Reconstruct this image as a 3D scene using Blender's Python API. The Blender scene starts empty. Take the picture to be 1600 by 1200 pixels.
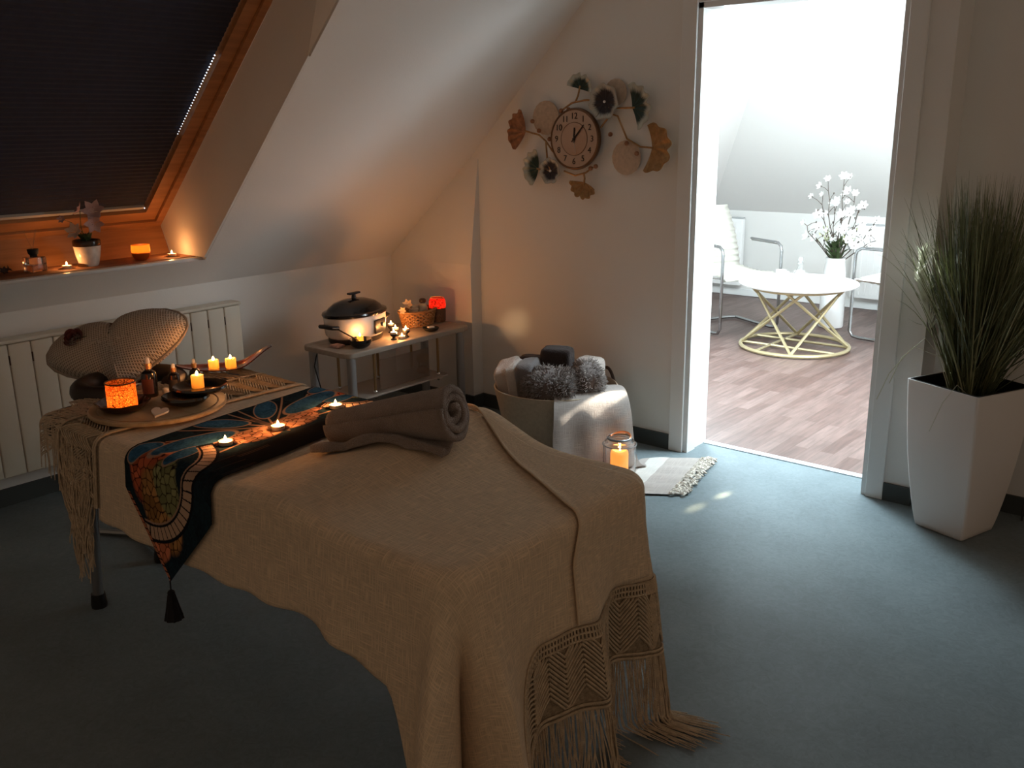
import bpy, bmesh, math, random
import numpy as np
from mathutils import Vector, Matrix, noise as mn
PI = math.pi
S = bpy.context.scene
COL = S.collection
random.seed(7)

# ---------------------------------------------------------------- camera
cam = bpy.data.cameras.new('camera'); co = bpy.data.objects.new('camera', cam); COL.objects.link(co)
_r = Vector((0.76559474, 0.64318099, -0.01352443)); _u = Vector((-0.16081761, 0.21169602, 0.96401374)); _f = Vector((-0.62289838, 0.73586888, -0.26550819))
m3 = Matrix((_r, _u, -_f)).transposed()
co.matrix_world = Matrix.Translation((3.98524, -3.72407, 1.50368)) @ m3.to_4x4()
cam.sensor_width = 36; cam.lens = 36 * 1448.977 / 1600; cam.clip_start = .05
S.camera = co
# ---------------------------------------------------------------- colour management / world
S.view_settings.view_transform = 'Standard'; S.view_settings.look = 'None'
S.view_settings.exposure = 0.0; S.view_settings.gamma = 1.0; S.view_settings.use_curve_mapping = False
w = bpy.data.worlds.new('world'); S.world = w; w.use_nodes = True
bg = w.node_tree.nodes['Background']; bg.inputs[0].default_value = (1.0, .72, .50, 1); bg.inputs[1].default_value = AMBIENT = .22

def light(name, kind, loc, power, color, size=.1, sizey=None, target=None, **k):
    l = bpy.data.lights.new(name, kind); l.energy = power; l.color = color
    if kind == 'AREA':
        l.shape = 'RECTANGLE'; l.size = size; l.size_y = sizey or size
    else: l.shadow_soft_size = size
    for a, b in k.items(): setattr(l, a, b)
    o = bpy.data.objects.new(name, l); COL.objects.link(o); o.location = loc
    if target is not None:
        o.rotation_euler = (Vector(target) - Vector(loc)).to_track_quat('-Z', 'Y').to_euler()
    return o
# adjoining room daylight: side roof window, plus two added lights without a window
light('daylight_side_roof_window', 'AREA', (.80, 1.5, 1.6), 95, (.74, .92, 1.0), .8, .9, (2.8, -.4, .0))
light('added_daylight_by_door', 'AREA', (2.45, .45, 2.52), 110, (.72, .91, 1.0), .9, .28, (2.45, .449, 0))  # unseen overhead light added for the steep floor falloff at the doorway
light('added_daylight_far_room', 'AREA', (3.7, 1.0, 2.0), 95, (.88, .96, 1.0), 1.1, 1.0, (1.0, 3.4, .9))  # unseen light added to brighten the far walls, aimed away from the doorway
# narrow unseen spots added to make the sun glints
light('added_glint_on_blanket', 'SPOT', (2.62, 1.2, 1.30), 2600, (1, .93, .78), .012, None, (1.695, -.50, .285), spot_size=math.radians(2.5), spot_blend=.4)
light('added_glint_on_floor', 'SPOT', (2.5, 1.7, .95), 1500, (1, .84, .5), .012, None, (2.305, -.37, 0), spot_size=math.radians(1.3), spot_blend=.9)
light('added_glint_on_floor', 'SPOT', (2.45, 1.7, .95), 900, (1, .84, .5), .012, None, (2.28, -.56, 0), spot_size=math.radians(1.5), spot_blend=1)
light('added_glint_on_wall', 'SPOT', (2.3, -1.5, 1.15), 45, (1, .70, .36), .03, None, (.86, 0, .50), spot_size=math.radians(5), spot_blend=1)  # added spot standing inside this room, for the glow patch on the wall
light('added_glint_on_grass', 'SPOT', (.55, 1.5, 1.5), 4000, (.95, .97, 1), .012, None, (2.945, -.19, 1.02), spot_size=math.radians(3.2), spot_blend=.6)

CANDLE = (1.0, .40, .12)
def flame_light(loc, power, size=.006, color=CANDLE):
    return light('candle_light', 'POINT', loc, power, color, size)

# ---------------------------------------------------------------- materials
MATS = {}
def mat(name, col, rough=.6, metal=0, var=0, vscale=8, bump=0, bscale=60, emit=None, estr=0, trans=0, ior=1.45, spec=.5, sss=0, alpha=1, sheen=0, coords='Object', stretch=(1,1,1)):
    if name in MATS: return MATS[name]
    m = bpy.data.materials.new(name); m.use_nodes = True; nt = m.node_tree; b = nt.nodes['Principled BSDF']
    b.inputs['Base Color'].default_value = (*col, 1); b.inputs['Roughness'].default_value = rough
    b.inputs['Metallic'].default_value = metal; b.inputs['IOR'].default_value = ior
    b.inputs['Specular IOR Level'].default_value = spec; b.inputs['Transmission Weight'].default_value = trans
    b.inputs['Alpha'].default_value = alpha; b.inputs['Sheen Weight'].default_value = sheen
    if sss:
        b.inputs['Subsurface Weight'].default_value = sss; b.inputs['Subsurface Radius'].default_value = (1, .4, .15); b.inputs['Subsurface Scale'].default_value = .02
    if emit: b.inputs['Emission Color'].default_value = (*emit, 1); b.inputs['Emission Strength'].default_value = estr
    tc = nt.nodes.new('ShaderNodeTexCoord'); mp = nt.nodes.new('ShaderNodeMapping'); nt.links.new(tc.outputs[coords], mp.inputs[0])
    mp.inputs['Scale'].default_value = stretch
    if var:
        n = nt.nodes.new('ShaderNodeTexNoise'); n.inputs['Scale'].default_value = vscale; n.inputs['Detail'].default_value = 5
        nt.links.new(mp.outputs[0], n.inputs['Vector'])
        r = nt.nodes.new('ShaderNodeValToRGB'); r.color_ramp.elements[0].position = .3; r.color_ramp.elements[1].position = .7
        r.color_ramp.elements[0].color = (*[c * (1 - var) for c in col], 1); r.color_ramp.elements[1].color = (*[min(1, c * (1 + var)) for c in col], 1)
        nt.links.new(n.outputs['Fac'], r.inputs[0]); nt.links.new(r.outputs[0], b.inputs['Base Color'])
    if bump:
        n2 = nt.nodes.new('ShaderNodeTexNoise'); n2.inputs['Scale'].default_value = bscale; n2.inputs['Detail'].default_value = 3
        nt.links.new(mp.outputs[0], n2.inputs['Vector'])
        bp = nt.nodes.new('ShaderNodeBump'); bp.inputs['Strength'].default_value = bump; bp.inputs['Distance'].default_value = .01
        nt.links.new(n2.outputs['Fac'], bp.inputs['Height']); nt.links.new(bp.outputs[0], b.inputs['Normal'])
    MATS[name] = m; return m

def weave(name, col, scale=220, var=.25, bump=.5, rough=.95, translucent=0, coarse=1.0):
    m = bpy.data.materials.new(name); m.use_nodes = True; nt = m.node_tree; b = nt.nodes['Principled BSDF']; L = nt.links.new
    tc = nt.nodes.new('ShaderNodeTexCoord')
    hs = []
    for i, st in enumerate(((1, .06, 1), (.06, 1, 1))):
        mp = nt.nodes.new('ShaderNodeMapping'); mp.inputs['Scale'].default_value = st; L(tc.outputs['UV'], mp.inputs[0])
        n = nt.nodes.new('ShaderNodeTexNoise'); n.inputs['Scale'].default_value = scale; n.inputs['Detail'].default_value = 2; L(mp.outputs[0], n.inputs['Vector'])
        hs.append(n.outputs['Fac'])
    mx = nt.nodes.new('ShaderNodeMath'); mx.operation = 'MAXIMUM'; L(hs[0], mx.inputs[0]); L(hs[1], mx.inputs[1])
    r = nt.nodes.new('ShaderNodeValToRGB'); r.color_ramp.elements[0].position = .42; r.color_ramp.elements[1].position = .72
    r.color_ramp.elements[0].color = (*[c * (1 - var) for c in col], 1); r.color_ramp.elements[1].color = (*[min(1, c * (1 + var)) for c in col], 1)
    L(mx.outputs[0], r.inputs[0]); L(r.outputs[0], b.inputs['Base Color']); b.inputs['Roughness'].default_value = rough
    b.inputs['Specular IOR Level'].default_value = .15; b.inputs['Sheen Weight'].default_value = .15
    bp = nt.nodes.new('ShaderNodeBump'); bp.inputs['Strength'].default_value = bump; bp.inputs['Distance'].default_value = .004 * coarse
    L(mx.outputs[0], bp.inputs['Height']); L(bp.outputs[0], b.inputs['Normal'])
    MATS[name] = m; return m

def translucent(name, c1, c2=None, mixf=.7, vor=0, rough=.3, emit=0):
    """thin lit glass or wax: a translucent shell lit by the flame inside, optional mosaic cells"""
    m = bpy.data.materials.new(name); m.use_nodes = True; nt = m.node_tree; L = nt.links.new
    for n in list(nt.nodes):
        if n.type == 'BSDF_PRINCIPLED': nt.nodes.remove(n)
    out = nt.nodes['Material Output']
    t = nt.nodes.new('ShaderNodeBsdfTranslucent'); g = nt.nodes.new('ShaderNodeBsdfPrincipled'); mx = nt.nodes.new('ShaderNodeMixShader')
    g.inputs['Roughness'].default_value = rough; mx.inputs[0].default_value = 1 - mixf
    t.inputs[0].default_value = (*c1, 1); g.inputs['Base Color'].default_value = (*c1, 1)
    if vor:
        tc = nt.nodes.new('ShaderNodeTexCoord'); v = nt.nodes.new('ShaderNodeTexVoronoi'); v.feature = 'DISTANCE_TO_EDGE'; v.inputs['Scale'].default_value = vor
        v2 = nt.nodes.new('ShaderNodeTexVoronoi'); v2.inputs['Scale'].default_value = vor
        L(tc.outputs['Object'], v.inputs['Vector']); L(tc.outputs['Object'], v2.inputs['Vector'])
        rp = nt.nodes.new('ShaderNodeValToRGB'); rp.color_ramp.elements[0].position = .04; rp.color_ramp.elements[1].position = .10
        rp.color_ramp.elements[0].color = (.01, .006, .004, 1); rp.color_ramp.elements[1].color = (1, 1, 1, 1); L(v.outputs['Distance'], rp.inputs[0])
        mr = nt.nodes.new('ShaderNodeValToRGB'); mr.color_ramp.elements[0].color = (*c1, 1); mr.color_ramp.elements[1].color = (*(c2 or c1), 1)
        sp = nt.nodes.new('ShaderNodeSeparateColor'); L(v2.outputs['Color'], sp.inputs[0]); L(sp.outputs[0], mr.inputs[0])
        mu = nt.nodes.new('ShaderNodeMix'); mu.data_type = 'RGBA'; mu.blend_type = 'MULTIPLY'; mu.inputs[0].default_value = 1
        L(mr.outputs[0], mu.inputs[6]); L(rp.outputs[0], mu.inputs[7]); L(mu.outputs[2], t.inputs[0]); L(mu.outputs[2], g.inputs['Base Color'])
    L(t.outputs[0], mx.inputs[1]); L(g.outputs[0], mx.inputs[2]); L(mx.outputs[0], out.inputs[0])
    MATS[name] = m; return m

def vcol_mat(name, attr='Col', rough=.6, bump=.3):
    m = bpy.data.materials.new(name); m.use_nodes = True; nt = m.node_tree; b = nt.nodes['Principled BSDF']
    a = nt.nodes.new('ShaderNodeVertexColor'); a.layer_name = attr; nt.links.new(a.outputs[0], b.inputs['Base Color'])
    b.inputs['Roughness'].default_value = rough; b.inputs['Specular IOR Level'].default_value = .0
    return m

WHITE = mat('wall_paint', (.80, .79, .765), .9, bump=.08, bscale=180, spec=.1)
SLOPE = mat('ceiling_paint', (.83, .82, .80), .9, bump=.06, bscale=150, spec=.1)
def floor_lino():
    m = mat('linoleum', (.180, .215, .230), .55, var=.10, vscale=3.5, bump=.03, bscale=220, spec=.25)
    nt = m.node_tree; b = nt.nodes['Principled BSDF']; L = nt.links.new
    mp = nt.nodes['Mapping']
    n = nt.nodes.new('ShaderNodeTexNoise'); n.inputs['Scale'].default_value = 26; n.inputs['Detail'].default_value = 9; n.inputs['Roughness'].default_value = .75; n.inputs['Distortion'].default_value = 2.2
    L(mp.outputs[0], n.inputs['Vector'])
    r = nt.nodes.new('ShaderNodeValToRGB'); r.color_ramp.elements[0].position = .3; r.color_ramp.elements[1].position = .72
    r.color_ramp.elements[0].color = (.78, .80, .80, 1); r.color_ramp.elements[1].color = (1.15, 1.15, 1.15, 1); L(n.outputs['Fac'], r.inputs[0])
    old = b.inputs['Base Color'].links[0].from_socket
    mu = nt.nodes.new('ShaderNodeMix'); mu.data_type = 'RGBA'; mu.blend_type = 'MULTIPLY'; mu.inputs[0].default_value = 1
    L(old, mu.inputs[6]); L(r.outputs[0], mu.inputs[7]); L(mu.outputs[2], b.inputs['Base Color'])
    return m
LINO = floor_lino()
def laminate():
    m = bpy.data.materials.new('laminate'); m.use_nodes = True; nt = m.node_tree; b = nt.nodes['Principled BSDF']; L = nt.links.new
    tc = nt.nodes.new('ShaderNodeTexCoord'); mp = nt.nodes.new('ShaderNodeMapping'); L(tc.outputs['Object'], mp.inputs[0])
    mp.inputs['Rotation'].default_value = (0, 0, math.radians(90))
    br = nt.nodes.new('ShaderNodeTexBrick'); L(mp.outputs[0], br.inputs['Vector'])
    br.inputs['Scale'].default_value = 1; br.inputs['Brick Width'].default_value = .42; br.inputs['Row Height'].default_value = .065; br.offset = .37
    br.inputs['Color1'].default_value = (.105, .060, .050, 1); br.inputs['Color2'].default_value = (.175, .115, .10, 1); br.inputs['Mortar'].default_value = (.07,.04,.03,1)
    br.inputs['Mortar Size'].default_value = .0008; br.inputs['Bias'].default_value = 0
    n = nt.nodes.new('ShaderNodeTexNoise'); n.inputs['Scale'].default_value = 14; n.inputs['Detail'].default_value = 6
    mp2 = nt.nodes.new('ShaderNodeMapping'); mp2.inputs['Scale'].default_value = (4, .35, 1); L(tc.outputs['Object'], mp2.inputs[0]); L(mp2.outputs[0], n.inputs['Vector'])
    r = nt.nodes.new('ShaderNodeValToRGB'); r.color_ramp.elements[0].position = .3; r.color_ramp.elements[1].position = .7
    r.color_ramp.elements[0].color = (.72, .72, .72, 1); r.color_ramp.elements[1].color = (1.25, 1.25, 1.25, 1); L(n.outputs['Fac'], r.inputs[0])
    mu = nt.nodes.new('ShaderNodeMix'); mu.data_type = 'RGBA'; mu.blend_type = 'MULTIPLY'; mu.inputs[0].default_value = 1
    L(br.outputs['Color'], mu.inputs[6]); L(r.outputs[0], mu.inputs[7]); L(mu.outputs[2], b.inputs['Base Color'])
    b.inputs['Roughness'].default_value = .45
    return m
LAM = laminate()
def wood(name, c1, c2, axis=(1, 14, 14), scale=3, rough=.4):
    m = bpy.data.materials.new(name); m.use_nodes = True; nt = m.node_tree; b = nt.nodes['Principled BSDF']; L = nt.links.new
    tc = nt.nodes.new('ShaderNodeTexCoord'); mp = nt.nodes.new('ShaderNodeMapping'); mp.inputs['Scale'].default_value = axis; L(tc.outputs['Object'], mp.inputs[0])
    n = nt.nodes.new('ShaderNodeTexNoise'); n.inputs['Scale'].default_value = scale; n.inputs['Detail'].default_value = 6; n.inputs['Distortion'].default_value = .4; L(mp.outputs[0], n.inputs['Vector'])
    r = nt.nodes.new('ShaderNodeValToRGB'); r.color_ramp.elements[0].position = .35; r.color_ramp.elements[1].position = .68
    r.color_ramp.elements[0].color = (*c1, 1); r.color_ramp.elements[1].color = (*c2, 1)
    L(n.outputs['Fac'], r.inputs[0]); L(r.outputs[0], b.inputs['Base Color']); b.inputs['Roughness'].default_value = rough
    return m
PINE = wood('varnished_pine', (.33, .15, .06), (.46, .22, .09), (14, 1, 14))
PALEWOOD = wood('pale_wood', (.42, .28, .15), (.58, .42, .25), (2, 12, 12))
BLACK = mat('black_plastic', (.012, .012, .013), .35)
BLACKM = mat('black_matte', (.012, .011, .011), .8)
CHROME = mat('chrome', (.8, .8, .8), .15, 1)
STEEL = mat('grey_steel', (.30, .31, .32), .35, .7)
GLASS = mat('clear_glass', (1, 1, 1), .02, trans=1, ior=1.45)
SKIRT = mat('dark_baseboard', (.055, .065, .065), .6)
TRIMW = mat('white_lacquer', (.82, .83, .82), .35)
FLAME = mat('flame', (1, .6, .2), 1, emit=(1, .62, .25), estr=22)
WICK = mat('wick', (.02, .015, .01), .9)
ALU = mat('tealight_aluminium', (.75, .73, .7), .3, .8)
WAXW = mat('white_wax', (.85, .80, .72), .5, sss=.5)
WAXL = translucent('lit_yellow_wax', (.95, .78, .42), mixf=.75)

# ---------------------------------------------------------------- object helpers
def tagp(o, label=None, cat=None, group=None, kind=None):
    if label: o['label'] = label
    if cat: o['category'] = cat
    if group: o['group'] = group
    if kind: o['kind'] = kind
    return o
def empty(name, loc, rz=0, rx=0, ry=0, **k):
    o = bpy.data.objects.new(name, None); COL.objects.link(o); o.location = loc; o.rotation_euler = (rx, ry, rz); o.empty_display_size = .05
    return tagp(o, **k)
class MB:
    def __init__(s): s.bm = bmesh.new()
    def box(s, a, b, mtx=None, bev=0):
        a = Vector(a); b = Vector(b); c = (a + b) / 2; d = b - a
        r = bmesh.ops.create_cube(s.bm, size=1); vs = r['verts']
        for v in vs: v.co = Vector((v.co.x * d.x, v.co.y * d.y, v.co.z * d.z)) + c
        if bev:
            es = {e for v in vs for e in v.link_edges}
            rr = bmesh.ops.bevel(s.bm, geom=list(es), offset=bev, segments=3, affect='EDGES', profile=.5)
            vs = [v for v in rr['verts']] if rr['verts'] else vs
            vs = list({v for f in rr['faces'] for v in f.verts} | set(v for v in vs if v.is_valid))
        if mtx is not None: bmesh.ops.transform(s.bm, matrix=mtx, verts=vs)
        return s
    def lathe(s, prof, n=32, c=(0, 0, 0), sx=1, sy=1, mtx=None, close=False, wob=None):
        rings = []; c = Vector(c); allv = []
        for (r, z) in prof:
            if r < 1e-6:
                v = s.bm.verts.new(c + Vector((0, 0, z))); rings.append([v]); allv.append(v)
            else:
                ring = []
                for i in range(n):
                    a = 2 * PI * i / n; k = 1 + (wob(a, z) if wob else 0)
                    ring.append(s.bm.verts.new(c + Vector((r * k * math.cos(a) * sx, r * k * math.sin(a) * sy, z))))
                rings.append(ring); allv += ring
        for A, B in zip(rings, rings[1:]):
            for i in range(n):
                j = (i + 1) % n
                if len(A) == 1 and len(B) == 1: continue
                if len(A) == 1: s.bm.faces.new((A[0], B[j], B[i]))
                elif len(B) == 1: s.bm.faces.new((A[i], A[j], B[0]))
                else: s.bm.faces.new((A[i], A[j], B[j], B[i]))
        if mtx is not None: bmesh.ops.transform(s.bm, matrix=mtx, verts=allv)
        return s
    def tube(s, pts, r, n=8, closed=False, caps=True, flat=1.0):
        pts = [Vector(p) for p in pts]; N = len(pts); rs = r if isinstance(r, (list, tuple)) else [r] * N
        rings = []; up = None
        for i, p in enumerate(pts):
            if closed: t = pts[(i + 1) % N] - pts[i - 1]
            else: t = pts[min(i + 1, N - 1)] - pts[max(i - 1, 0)]
            if t.length < 1e-9: t = Vector((0, 0, 1))
            t.normalize()
            if up is None:
                up = Vector((0, 0, 1)) if abs(t.z) < .9 else Vector((1, 0, 0))
            x = t.cross(up)
            if x.length < 1e-6: x = t.orthogonal()
            x.normalize(); y = x.cross(t); up = y
            rings.append([s.bm.verts.new(p + x * rs[i] * math.cos(2 * PI * k / n) + y * rs[i] * flat * math.sin(2 * PI * k / n)) for k in range(n)])
        M = N if closed else N - 1
        for i in range(M):
            A = rings[i]; B = rings[(i + 1) % N]
            for k in range(n): s.bm.faces.new((A[k], A[(k + 1) % n], B[(k + 1) % n], B[k]))
        if caps and not closed:
            s.bm.faces.new(rings[0][::-1]); s.bm.faces.new(rings[-1])
        return s
    def grid(s, fn, nu, nv, wrapu=False, uvfn=None):
        V = [[s.bm.verts.new(fn(i / (nu if wrapu else nu - 1), j / (nv - 1))) for j in range(nv)] for i in range(nu)]
        uvl = s.bm.loops.layers.uv.verify() if uvfn else None
        for i in range(nu if wrapu else nu - 1):
            for j in range(nv - 1):
                i2 = (i + 1) % nu
                f = s.bm.faces.new((V[i][j], V[i2][j], V[i2][j + 1], V[i][j + 1]))
                if uvl:
                    for lp, (a, b) in zip(f.loops, ((i, j), (i + 1, j), (i + 1, j + 1), (i, j + 1))):
                        lp[uvl].uv = uvfn(a / (nu if wrapu else nu - 1), b / (nv - 1))
        return s
    def poly(s, pts, h=None, mtx=None):
        vs = [s.bm.verts.new(Vector(p)) for p in pts]; f = s.bm.faces.new(vs)
        if h is not None:
            r = bmesh.ops.extrude_face_region(s.bm, geom=[f]); ev = [g for g in r['geom'] if isinstance(g, bmesh.types.BMVert)]
            bmesh.ops.translate(s.bm, vec=Vector(h), verts=ev); vs = vs + ev
        if mtx is not None: bmesh.ops.transform(s.bm, matrix=mtx, verts=vs)
        return s
    def sphere(s, c, r, sc=(1, 1, 1), n=12, mtx=None):
        rr = bmesh.ops.create_uvsphere(s.bm, u_segments=n * 2, v_segments=n, radius=r)
        for v in rr['verts']: v.co = Vector((v.co.x * sc[0], v.co.y * sc[1], v.co.z * sc[2])) + Vector(c)
        if mtx is not None: bmesh.ops.transform(s.bm, matrix=mtx, verts=rr['verts'])
        return s
    def build(s, name, m, parent=None, smooth=True, normals=True, **k):
        if normals: bmesh.ops.recalc_face_normals(s.bm, faces=s.bm.faces)
        me = bpy.data.meshes.new(name); s.bm.to_mesh(me); s.bm.free()
        if smooth:
            me.shade_smooth()
            if hasattr(me, 'set_sharp_from_angle'): me.set_sharp_from_angle(angle=math.radians(42))
        if m: me.materials.append(m)
        o = bpy.data.objects.new(name, me); COL.objects.link(o)
        if parent: o.parent = parent
        return tagp(o, **k)
def solid(o, t, off=-1):
    md = o.modifiers.new('solid', 'SOLIDIFY'); md.thickness = t; md.offset = off; return o
def subs(o, n=1):
    md = o.modifiers.new('sub', 'SUBSURF'); md.levels = n; md.render_levels = n; return o
def cyl(mb, r, z0, z1, c=(0, 0, 0), n=24, mtx=None):
    return mb.lathe([(0, z0), (r, z0), (r, z1), (0, z1)], n, c, mtx=mtx)
def rot(ax, deg): return Matrix.Rotation(math.radians(deg), 4, ax)
def copy_tree(o, parent=None):
    c = o.copy(); COL.objects.link(c); c.parent = parent
    for ch in [x for x in list(COL.objects) if x.parent == o]: copy_tree(ch, c)
    return c
def smooth(a, b, x):
    t = max(0, min(1, (x - a) / (b - a))); return t * t * (3 - 2 * t)

# ================================================================ THE ROOM
HK, TN = .808, .97
OX0, OX1, OH = 1.897, 2.771, 2.005
WY = .20
MB().box((-.4, -6, -.1), (5.6, WY, 0)).build('floor', LINO, None, False, kind='structure')
MB().box((-.6, WY, -.1), (5.0, 4.3, -.004)).build('floor_adjoining', LAM, None, False, kind='structure')
# knee wall with recess-free face
MB().box((-.25, -6, 0), (0, 0, HK)).build('wall_left', WHITE, None, False, kind='structure')
# back wall with door opening, stub and recessed part
b = MB(); zt = 2.8
b.box((0, 0, 0), (OX0, WY, zt)); b.box((OX0, 0, OH), (OX1, WY, zt)); b.box((OX1, 0, 0), (2.94, WY + .1, zt)); b.box((2.94, .17, 0), (5.6, WY + .1, zt))
b.build('wall_back', WHITE, None, False, kind='structure')
MB().poly([(0, 0, 0), (0, -.08, 0), (0, -.08, .80), (0, -.004, 1.35), (0, 0, 1.35)], (.622, 0, 0)).build('trim_1', WHITE, None, False, kind='structure')
# sloping ceiling with the roof window recess cut out
SY0, SY1 = -2.75, -1.37           # recess across
SX0, SX1 = .135, 1.60              # recess along the slope (x of room-side edges)
def sl(x, off=0): # point on slope plane, off = outward (roof side)
    n = Vector((-TN, 0, 1)).normalized()
    return Vector((x, 0, HK + TN * x)) + n * off
b = MB(); T = .30
def slab(x0, x1, y0, y1):
    a0, a1 = sl(x0), sl(x1); n = Vector((-TN, 0, 1)).normalized() * T
    p = [a0 + Vector((0, y0, 0)), a1 + Vector((0, y0, 0)), a1 + n + Vector((0, y0, 0)), a0 + n + Vector((0, y0, 0))]
    b.poly(p, (0, y1 - y0, 0))
XT = 1.85
slab(0, XT, SY1 + .012, 0); slab(0, XT, -6, SY0 - .012); slab(SX1 + .012, XT, SY0 - .012, SY1 + .012)
b.poly([(0, SY0 - .012, HK), (.135, SY0 - .012, .939), (.10, SY0 - .012, .914), (-.25, SY0 - .012, .914), (-.25, SY0 - .012, HK)], (0, SY1 - SY0 + .024, 0))
b.build('ceiling_slope', SLOPE, None, False, kind='structure')
zc = HK + TN * XT
MB().box((XT, -6, zc), (5.6, .3, zc + .1)).build('ceiling', SLOPE, None, False, kind='structure')

# roof window: plaster reveals, pine lining, frame, blackout blind, sill
win = tagp(empty('window_1', (0, 0, 0)), kind='structure')
fr0 = Vector((-.205, 0, 1.077)); fr1 = Vector((1.43, 0, 2.551))      # frame line (room side)
e = (fr1 - fr0).normalized(); nn = Vector((-e.z, 0, e.x))
def Y(v, y): return Vector((v.x, y, v.z))
for yy, s_ in ((SY1, 1), (SY0, -1)):
    cr = Vector((.795, 0, 1.977))
    MB().poly([Y(Vector((.147, 0, .952)), yy), Y(sl(1.0), yy), Y(cr, yy), Y(fr0, yy), Y(Vector((-.145, 0, .952)), yy)], (0, .012 * s_, 0)).build('reveal', WHITE, win, False)
    MB().poly([Y(sl(1.0), yy), Y(sl(SX1), yy), Y(fr1, yy - .10 * s_), Y(cr, yy)]).build('reveal', WHITE, win, False)
MB().poly([Y(sl(SX1), SY0), Y(fr1, SY0), Y(fr1 + e * .012, SY0), Y(sl(SX1) + e * .012, SY0)], (0, SY1 - SY0, 0)).build('head_reveal', WHITE, win, False)
MB().poly([Y(Vector((-.145, 0, .945)), SY0), Y(fr0, SY0), Y(fr0 + Vector((-.012, 0, 0)), SY0), Y(Vector((-.16, 0, .945)), SY0)], (0, SY1 - SY0, 0)).build('lower_lining', PINE, win, False)
# window sill board
b = MB(); b.box((-.16, SY0 - .01, .915), (.112, SY1 + .035, .95), bev=.004); b.build('sill_board', mat('sill_white', (.78, .77, .75), .4), win)
MB().box((-.15, SY0, .9502), (.075, SY1, .9525)).build('sill_mat', wood('sill_wood', (.26, .11, .05), (.36, .17, .08), (14, 1, 14), 3, .85), win, False)
def strip(name, a, bb, y0, y1, th, m, lift=0):      # a,bb distances along the frame direction; lift towards outside
    p0 = fr0 + e * a + nn * lift; p1 = fr0 + e * bb + nn * lift
    return MB().poly([Y(p0, y0), Y(p1, y0), Y(p1 + nn * th, y0), Y(p0 + nn * th, y0)], (0, y1 - y0, 0)).build(name, m, win, False)
FL = (fr1 - fr0).length
strip('outer_frame', 0, .035, SY0, SY1, .05, PINE); strip('outer_frame', FL - .04, FL, SY0, SY1, .05, PINE)
strip('outer_frame', .035, FL - .04, SY1 - .035, SY1, .05, PINE); strip('outer_frame', .035, FL - .04, SY0, SY0 + .035, .05, PINE)
strip('sash', .038, .095, SY0 + .038, SY1 - .038, .06, PINE, .012); strip('sash', FL - .1, FL - .043, SY0 + .038, SY1 - .038, .06, PINE, .012)
strip('sash', .095, FL - .1, SY1 - .10, SY1 - .038, .06, PINE, .012); strip('sash', .095, FL - .1, SY0 + .038, SY0 + .10, .06, PINE, .012)
strip('blind_rail', .100, .116, SY0 + .105, SY1 - .105, .014, mat('blind_rail_white', (.55, .53, .5), .4), .028)
strip('glass_pane', .095, FL - .1, SY0 + .1, SY1 - .1, .006, GLASS, .066)
# pleated blackout blind
def pleat(u, v):
    d = .114 + u * (FL - .22); y = SY0 + .104 + v * (SY1 - SY0 - .208)
    k = int(round(u * 160)) % 2
    return Y(fr0 + e * d + nn * (.045 - .004 * k), y)
bl = MB().grid(pleat, 161, 3).build('blackout_blind', mat('blackout_fabric', (.024, .029, .052), .85, var=.1, vscale=30), win, False)
solid(bl, .002)
# glowing beads stand in for daylight leaking past the blind's right edge
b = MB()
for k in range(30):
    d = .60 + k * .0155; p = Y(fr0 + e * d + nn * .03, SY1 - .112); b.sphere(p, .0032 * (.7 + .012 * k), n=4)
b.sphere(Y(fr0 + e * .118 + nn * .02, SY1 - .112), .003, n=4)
b.build('daylight_bead', mat('daylight_bead', (.9, .95, 1), .5, emit=(.8, .9, 1), estr=1.6), win, label='tiny glowing beads as daylight gaps at the edge of the blind')

# door frame
dr = tagp(empty('door_1', (0, 0, 0)), kind='structure')
b = MB(); b.box((OX0 - .072, -.014, 0), (OX0, 0, OH + .07), bev=.003); b.box((OX1, -.014, 0), (OX1 + .07, 0, OH + .07), bev=.003); b.box((OX0, -.014, OH), (OX1, 0, OH + .07), bev=.003)
b.build('casing', TRIMW, dr, False)
b = MB(); b.box((OX0 - .0, .0, 0), (OX0 + .022, .075, OH)); b.box((OX0, .085, 0), (OX0 + .012, WY, OH)); b.box((OX1 - .022, 0, 0), (OX1, .075, OH)); b.box((OX1 - .012, .085, 0), (OX1, WY, OH)); b.box((OX0, 0, OH - .022), (OX1, .075, OH)); b.box((OX0, .085, OH - .012), (OX1, WY, OH))
b.build('jamb', TRIMW, dr, False)
b = MB(); b.box((OX0, .075, 0), (OX0 + .006, .085, OH)); b.box((OX1 - .006, .075, 0), (OX1, .085, OH)); b.box((OX0, .075, OH - .006), (OX1, .085, OH)); b.build('seal', mat('grey_seal', (.2, .22, .23), .6), dr, False)
MB().box((OX0, .175, 0), (OX1, .215, .006), bev=.002).build('trim_2', mat('threshold_metal', (.8, .82, .84), .3, .4), None, kind='structure')
b = MB(); b.box((.622, -.012, 0), (OX0 - .072, 0, .075)); b.box((OX1 + .07, -.012, 0), (2.952, 0, .075)); b.box((2.94, 0, 0), (2.952, .17, .075)); b.box((2.952, .158, 0), (5.5, .17, .075)); b.box((0, -.092, 0), (.622, -.08, .075)); b.box((.622, -.092, 0), (.634, 0, .075))
b.build('baseboard_back', SKIRT, None, False, kind='structure')
MB().box((0, -6, 0), (.012, -.092, .075)).build('baseboard_left', SKIRT, None, False, kind='structure')

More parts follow.
